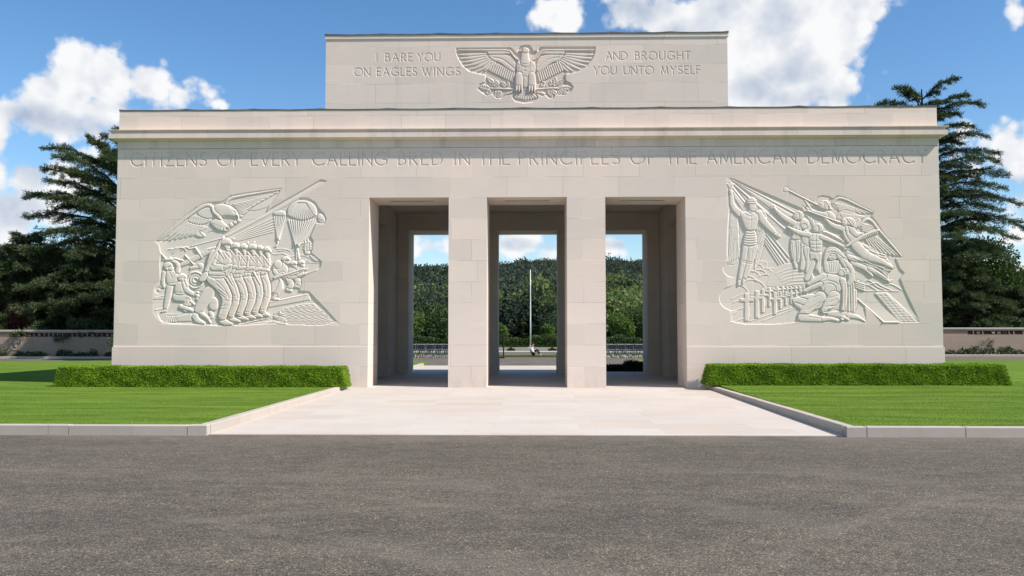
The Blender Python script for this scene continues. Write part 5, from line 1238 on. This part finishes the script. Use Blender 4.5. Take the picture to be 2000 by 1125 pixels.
spruce(37.6, 43.5, 5.0, 3.8, 'low drooping conifer in front of the broad evergreen', 38)
spruce(45.0, 50.0, 5.8, 4.2, 'dark conifer beyond the right edge of the wall', 39)
shrub('red_shrub', -35.2, 33.6, 0, 2.0, .9, 3.1, M['redleaf'], 4200, 'dark red leafed shrub showing over the left court wall', None, 'shrub', .17, 21)
shrub('red_shrub', -30.0, 33.4, 0, 1.5, .7, 2.15, M['redleaf'], 2200, 'low purple red shrub just above the left court wall', None, 'shrub', .15, 22)

# ------------------------------------------------------------------ lawn, chairs, flagpole and hillside beyond the portico
def chair():
    # seat 0.45 m high, back towards the camera side
    f = MB(); 
    for sx in (-.21, .21):
        f.tube([(sx, -.20, .86), (sx, -.17, .45), (sx, .22, .0)], .014, 5); f.tube([(sx, .20, .45), (sx, -.20, .0)], .014, 5)
    f.tube([(-.21, -.20, .86), (.21, -.20, .86)], .022, 5); f.tube([(-.21, .21, .46), (.21, .21, .46)], .02, 5); f.tube([(-.21, -.2, .47), (.21, -.2, .47)], .016, 5)
    return f
cf = chair(); first = None
CH_L = {'l': ('dark slatted folding chair with pale metal legs, seen through the left opening', 'chairs in rows seen through the left opening'), 'r': ('dark slatted folding chair with pale metal legs, seen through the right opening', 'chairs in rows seen through the right opening')}
def place_chair(x, y, rz, side):
    global first
    lab, grp = CH_L[side]
    if first is None:
        t = thing('folding_chair', (0, 0, 0), lab, 'chair', grp)
        for sx in (-.21, .21):
            MB().tube([(sx, -.17, .45), (sx, .22, .0)], .018, 5).build('leg', M['chair_metal'], t); MB().tube([(sx, .20, .45), (sx, -.20, .0)], .018, 5).build('leg', M['chair_metal'], t)
        m = MB(); m.tube([(-.21, -.17, .45), (-.21, -.20, .86), (.21, -.20, .86), (.21, -.17, .45)], .018, 5); m.build('back_frame', M['chair_metal'], t)
        m = MB(); m.box(-.20, .20, -.205, -.185, .56, .84); m.build('backrest', M['chair_slat'], t)
        m = MB(); m.bevbox(-.21, .21, -.18, .22, .44, .475, .01); m.build('seat', M['chair_slat'], t)
        first = t; o = t
    else:
        o = first.copy(); col.objects.link(o); o['label'] = lab; o['group'] = grp
        for ch in first.children:
            c = ch.copy(); col.objects.link(c); c.parent = o
    o.location = (x, y, .024); o.rotation_euler = (0, 0, rz)
r = random.Random(5)
for row in range(4):
    for k in range(9):
        place_chair(-10.0 + k * .58 + r.uniform(-.03, .03), 31.7 + row * .95 + r.uniform(-.04, .04), r.uniform(-.06, .06), 'l')
        place_chair(4.75 + k * .58 + r.uniform(-.03, .03), 31.7 + row * .95 + r.uniform(-.04, .04), r.uniform(-.06, .06), 'r')
# low terrace wall and step beyond the lawn
o = MB().bevbox(-9, 9, 53.6, 54.2, -.1, .30, .02).build('low_wall', M['stone_kerb']); props(o, 'low pale stone wall across the far lawn seen through the openings', 'wall')
o = MB().bevbox(-14, 14, 49.0, 51.0, -.1, .07, .02).build('path', M['paving']); o['kind'] = 'structure'
#o = MB().bevbox(-30, 30, 66.0, 66.5, -.1, .86, .02).build('parapet_wall', M['stone_kerb']); props(o, 'long low stone parapet behind the chairs at the foot of the wooded hill', 'wall')
shrub('dark_shrub', -1.75, 52.4, 0, .36, .3, .3, M['blackleaf'], 500, 'small dark mound of shrub before the low wall, left of the flagpole', None, 'shrub', .09, 31)
shrub('dark_shrub', 1.95, 52.4, 0, .40, .3, .3, M['blackleaf'], 500, 'small dark mound of shrub before the low wall, right of the flagpole', None, 'shrub', .09, 32)
fp = thing('flagpole', (0, 69.9, 0), 'tall white tapering flagpole standing beyond the lawn', 'flagpole')
MB().tube([(0, 69.9, .1), (0, 69.9, 3), (0, 69.9, 6), (0, 69.9, 8.55)], [.085, .075, .06, .04], 12).build('pole', M['white_paint'], fp, smoothed=True)
MB().ball((0, 69.9, 8.68), .10).build('finial', M['black_metal'], fp, smoothed=True)
MB().tube([(0, 69.9, 7.4), (.1, 69.9, 7.3), (.1, 69.9, 6.9)], .03, 6).build('rope_block', M['chair_metal'], fp)
MB().tube([(0, 69.9, -.05), (0, 69.9, .12)], [.5, .42], 16).build('pole_base', M['stone_kerb'], fp)
ms = thing('metal_stand', (-1.72, 30.6, .024), 'thin black metal stand with a flat foot, seen in the left of the middle opening', 'stand')
MB().tube([(-1.72, 30.6, .04), (-1.72, 30.6, 1.5)], .045, 8).build('post', M['black_metal'], ms)
mb = MB(); mb.box(-2.35, -1.66, 30.5, 30.56, .026, .07); mb.box(-2.35, -1.66, 31.3, 31.36, .026, .07); mb.box(-1.74, -1.66, 30.56, 31.3, .026, .07); mb.build('foot', M['black_metal'], ms)
MB().tube([(-1.72, 30.6, 1.49), (-1.66, 30.6, 1.58), (-1.62, 30.58, 1.6)], [.04, .03, .02], 6).build('head', M['black_metal'], ms)

# seated person on the lawn
def skin(name, V, E, Rd, mat, parent, root=0, sub=1):
    me = bpy.data.meshes.new(name); o_ = wloc(parent); me.from_pydata([tuple(Vector(v) - o_) for v in V], E, []); me.update()
    o = bpy.data.objects.new(name, me); col.objects.link(o); o.parent = parent
    m = o.modifiers.new('skin', 'SKIN'); m.use_smooth_shade = True; m.branch_smoothing = .4
    o.modifiers.new('sub', 'SUBSURF').levels = sub; o.modifiers['sub'].render_levels = sub
    for i, s in enumerate(me.skin_vertices[0].data):
        s.radius = (Rd[i], Rd[i]); s.use_root = i == root
    me.materials.append(mat); return o
M['skin'] = plain('skin', (.45, .28, .20), .5); M['shirt'] = plain('white_shirt', (.82, .80, .86), .8, var=.06); M['trousers'] = plain('dark_trousers', (.02, .02, .032), .8); M['hair'] = plain('dark_hair', (.03, .02, .015), .6)
px, py, pz = .12, 35.6, .065
pr = thing('person', (px, py, pz), 'person in a white shirt and dark trousers sitting on the grass below the flagpole', 'person')
def w3(a): return (px + a[0], py + a[1], pz + a[2])
V = [(0, 0, .12), (-.05, 0, .34), (-.04, 0, .52), (-.01, 0, .60), (.03, -.01, .70), (.05, -.01, .80),
     (-.03, -.18, .50), (.02, -.25, .30), (.20, -.20, .22), (-.03, .18, .50), (.10, .22, .36), (.16, .10, .58),
     (.06, -.10, .12), (.34, -.14, .42), (.52, -.14, .06), (.64, -.15, .04), (.06, .10, .12), (.36, .12, .44), (.56, .12, .06), (.68, .12, .04)]
E = [(0, 1), (1, 2), (2, 3), (3, 4), (4, 5), (2, 6), (6, 7), (7, 8), (2, 9), (9, 10), (10, 11), (0, 12), (12, 13), (13, 14), (14, 15), (0, 16), (16, 17), (17, 18), (18, 19)]
Rd = [.13, .13, .13, .055, .085, .075, .055, .045, .032, .055, .045, .032, .085, .06, .045, .035, .085, .06, .045, .035]
for hand in (8, 11):
    b = np.array(V[hand]); d = unit((b - np.array(V[hand - 1]))[None])[0]; sd_ = unit(np.cross(d, [0, 0, 1.])[None])[0]
    for k, (o_, l) in enumerate(((-.03, .07), (-.01, .085), (.01, .08), (.03, .06), (.045, .05))):
        i = len(V); p1 = b + d * (.04 if k < 4 else .01) + sd_ * o_; p2 = p1 + d * l + sd_ * (.02 if k == 4 else 0) + np.array([0, 0, -.02])
        V += [tuple(p1), tuple(p2)]; E += [(hand, i), (i, i + 1)]; Rd += [.010, .008]
skin('body', [w3(v) for v in V], E, Rd, M['skin'], pr)
skin('shirt', [w3(v) for v in [(0, 0, .13), (-.05, 0, .34), (-.04, 0, .51), (-.03, -.18, .50), (.02, -.25, .30), (.13, -.22, .25), (-.03, .18, .50), (.10, .22, .36), (.13, .16, .47), (-.01, 0, .57)]], [(0, 1), (1, 2), (2, 3), (3, 4), (4, 5), (2, 6), (6, 7), (7, 8), (2, 9)], [.16, .165, .15, .085, .07, .05, .085, .07, .05, .07], M['shirt'], pr)
skin('trousers', [w3(v) for v in [(0, 0, .12), (.06, -.10, .13), (.34, -.14, .42), (.50, -.14, .09), (.06, .10, .13), (.36, .12, .44), (.54, .12, .09)]], [(0, 1), (1, 2), (2, 3), (0, 4), (4, 5), (5, 6)], [.14, .105, .08, .06, .105, .08, .06], M['trousers'], pr, 0, 2)
MB().ball(w3((.005, -.008, .815)), .10, .95).build('hair', M['hair'], pr, smoothed=True)
mb = MB(); mb.box(px + .135, px + .145, py - .065 + .01, py + .02, pz + .72, pz + .86); o = MB().bevbox(px + .15, px + .165, py + .04, py + .16, pz + .60, pz + .76, .004).build('phone', M['black_metal']); props(o, 'small dark phone held up by the seated person', 'phone')
mb = MB()                                         # nose, eyes and mouth
mb.ball(w3((.138, -.01, .775)), .016, 1.3, 6, 4); mb.build('nose', M['skin'], pr)
mb = MB(); mb.ball(w3((.122, -.045, .80)), .012, 1, 6, 4); mb.ball(w3((.122, .025, .80)), .012, 1, 6, 4); mb.build('eyes', M['hair'], pr)

# wooded hillside
hb = thing('tree_shade_strip', (0, 80, 0), 'added strip of dark leaves standing for tree shade at the foot of the wooded hill, seen through the openings', 'hedge')  # no hedge here: dark leaves added in place of the shade under the trees
gH = np.random.default_rng(8); n = 26000
P = np.stack([gH.uniform(-20, 20, n), 80 + gH.uniform(-.7, .7, n), gH.random(n) ** .8 * (1.1 + 0 * gH.random(n))], -1); P[:, 2] *= 1 + .18 * np.sin(P[:, 0] * 1.3) + .1 * np.sin(P[:, 0] * 3.1)
leafmesh('foliage', cards(P, unit(rdir(n, gH) + np.array([0, -.4, .3])), rdir(n, gH), gH.uniform(.14, .28, n), gH.uniform(.08, .16, n)), M['darkleaf'], hb, (0, 80, 0))
def hill_z(x, y):
    az = math.atan2(x, y + 25); d = math.hypot(x, y + 25)
    k = np.interp(az, [-1.2, -.62, -.45, -.14, -.05, .14, .3, .5, .7, 1.2], [1.1, 1.08, 1.05, .98, .95, 1.0, .85, .55, .4, .4])
    q = min(1, max(0, (d - 150) / 430)); z = 33 * k * q * q * (3 - 2 * q)
    return z + (2.2 * math.sin(x * .021) * math.sin(y * .017) + 1.6 * math.sin(x * .055 + 1)) * q - .03
xs = np.linspace(-900, 900, 73); ys = np.linspace(80, 900, 42)
V = [(x, y, hill_z(x, y)) for y in ys for x in xs]; F = [(j * 73 + i, j * 73 + i + 1, j * 73 + i + 74, j * 73 + i + 73) for j in range(41) for i in range(72)]
hill = raw_mesh('hill', V, [i for f in F for i in f], [4] * len(F), M['meadow'], None, (0, 0, 0), True); hill['kind'] = 'structure'
def forestmat():
    m, t, b = newmat('forest', .7, .15)
    at = nd(t, 'ShaderNodeAttribute'); at.attribute_name = 'tint'
    g = nd(t, 'ShaderNodeNewGeometry'); n = noise(t, g.outputs['Position'], .9, 3)
    t.links.new(mixc(t, 1.0, at.outputs['Color'], mixc(t, n, (.88, .88, .88), (1.12, 1.12, 1.1)), 'MULTIPLY'), b.inputs['Base Color'])
    tr = nd(t, 'ShaderNodeBsdfTranslucent'); t.links.new(at.outputs['Color'], tr.inputs[0]); mx = nd(t, 'ShaderNodeMixShader'); mx.inputs[0].default_value = .35
    t.links.new(b.outputs[0], mx.inputs[1]); t.links.new(tr.outputs[0], mx.inputs[2]); t.links.new(mx.outputs[0], t.nodes['Material Output'].inputs[0]); return m
M['forest'] = forestmat()
def conifer_template(g, levels, arms):
    out = []
    for lv in range(levels):
        q = lv / (levels - .5); z = .08 + .90 * q; R_ = .20 * (1 - q) ** .85 + .012; n = arms if q < .7 else max(5, arms // 2)
        a = np.arange(n) * 2 * np.pi / n + g.uniform(0, 6, n) * .5; rr = R_ * g.uniform(.6, 1.25, n)
        T = np.stack([np.cos(a) * rr, np.sin(a) * rr, z - .05 * (1 - q) + g.uniform(-.03, .02, n)], -1); B = np.stack([0 * a, 0 * a, z + .05 + 0 * a], -1)
        S = np.stack([-np.sin(a), np.cos(a), 0 * a], -1) * R_ * .38
        Mid = T * .6 + B * .4; out.append(np.stack([B, Mid + S, T, Mid - S], 1).reshape(-1, 3))
    return np.concatenate(out)
gF = np.random.default_rng(77)
CT = [[conifer_template(gF, 15, 11) for _ in range(6)], [conifer_template(gF, 9, 7) for _ in range(3)]]
BT = [[crown(0, 0, .12, 1.0, .38, 560, gF, .075, 15, .95) for _ in range(7)], [crown(0, 0, .15, 1.0, .38, 120, gF, .16, 9, .95) for _ in range(3)]]
VV = []; CC = []; cnt = 0
for _ in range(26000):
    az = gF.uniform(-.78, .72); d = math.sqrt(gF.uniform(165 ** 2, 610 ** 2)); u1, u2 = gF.random(), gF.random()
    mid = -.16 < az < .15; vis = mid or az < -.44 or az > .44
    if u1 > (.72 if mid else (.30 if vis else .09)): continue
    lod = 0 if mid else 1
    x, y = math.sin(az) * d, math.cos(az) * d - 25
    up = (hill_z(x, y) + 9.0) / d + gF.normal(0, .0035) + .005 * math.sin(x * .04) * math.sin(y * .02 + 1)
    con = up > .053
    patch = .5 + .5 * math.sin(x * .045 + 1.3 * math.sin(y * .03)) * math.sin(y * .05 + x * .02)
    if con:
        h = gF.uniform(9, 14) + (2.5 * gF.random() if gF.random() < .25 else 0); TT = CT if gF.random() < .55 else BT; T = TT[lod][gF.integers(len(TT[lod]))]; wd = h * gF.uniform(.85, 1.25); c = np.array([.056, .078, .054]) * gF.uniform(.7, 1.3) * (.8 + .4 * patch)  # conifer tint paled and cooled, distance haze put into the colour
    else:
        h = gF.uniform(8, 15); T = BT[lod][gF.integers(len(BT[lod]))]; wd = h * gF.uniform(.8, 1.15); c = np.array([.165, .235, .078]) * gF.uniform(.65, 1.25) * (.6 + .7 * patch) + np.array([.05, .02, .008]) * gF.random() ** 3  # broadleaf tint lightened too, standing for haze over the hill
        if gF.random() < .14: T = CT[lod][gF.integers(len(CT[lod]))]; c = np.array([.08, .12, .055])
    if d < 230: h *= .75; wd *= .8
    a = gF.uniform(0, 6.28); ca, sa = math.cos(a), math.sin(a)
    P = T * np.array([wd, wd, h]); P = np.stack([P[:, 0] * ca - P[:, 1] * sa + x, P[:, 0] * sa + P[:, 1] * ca + y, P[:, 2] + hill_z(x, y) - .4], -1)
    VV.append(P.astype(np.float32)); CC.append(np.repeat(np.array([[*c, 1.0]], np.float32), len(P), 0)); cnt += 1
V = np.concatenate(VV)
wood = leafmesh('hillside_forest', V, M['forest'])
at = wood.data.color_attributes.new('tint', 'FLOAT_COLOR', 'POINT'); at.data.foreach_set('color', np.concatenate(CC).ravel())
wood['kind'] = 'stuff'; wood['label'] = 'dense mixed forest covering the hill behind the memorial'
# rounded trees along the foot of the hill
spots = [(-17.5, 101, 5.0), (-14.6, 106, 6.4), (-12.2, 100, 6.0), (-9.4, 108, 3.4), (-4.9, 104, 3.0), (2.9, 109, 2.8), (9.2, 107, 3.6), (12.8, 101, 4.6), (15.4, 105, 5.4), (18.4, 102, 4.6)]
for k, (x, y, h) in enumerate(spots):
    tree('round_tree', x, y, hill_z(x, y), h, h * .46, M['darkleaf'] if k in (1, 2, 8) else M['greenleaf'], 2600,
         ('dark rounded tree' if k in (1, 2, 8) else 'green rounded tree') + ' along the foot of the wooded hill beyond the openings', 'rounded trees at the foot of the hill', .34, 100 + k, .14, .3)
print('forest trees', cnt, 'faces', len(V) // 4)

# blades standing out of the lawns, denser towards the plaza
def blades(x0, x1, zf, seed):
    g = np.random.default_rng(seed); n = 105000
    x = g.uniform(x0, x1, n); y = -10.88 + 12.0 * g.random(n) ** 1.35
    e = n // 7; y[:e] = -10.90 + np.abs(g.normal(0, .03, e)); z = np.array([zf(a, b) for a, b in zip(x, y)])
    P = np.stack([x, y, z - .005], -1); D = unit(np.stack([g.normal(0, .45, n), g.normal(0, .45, n), np.ones(n)], -1))
    return cards(P, D, rdir(n, g), g.uniform(.012, .026, n), g.uniform(.004, .008, n))
bl = leafmesh('grass_blades', np.concatenate([blades(-16.5, XL - .2, lawn_l, 1), blades(XR + .2, 16.5, lawn_r, 2)]), M['blade'])
bl['kind'] = 'stuff'; bl['label'] = 'short green grass blades of the mown lawns'
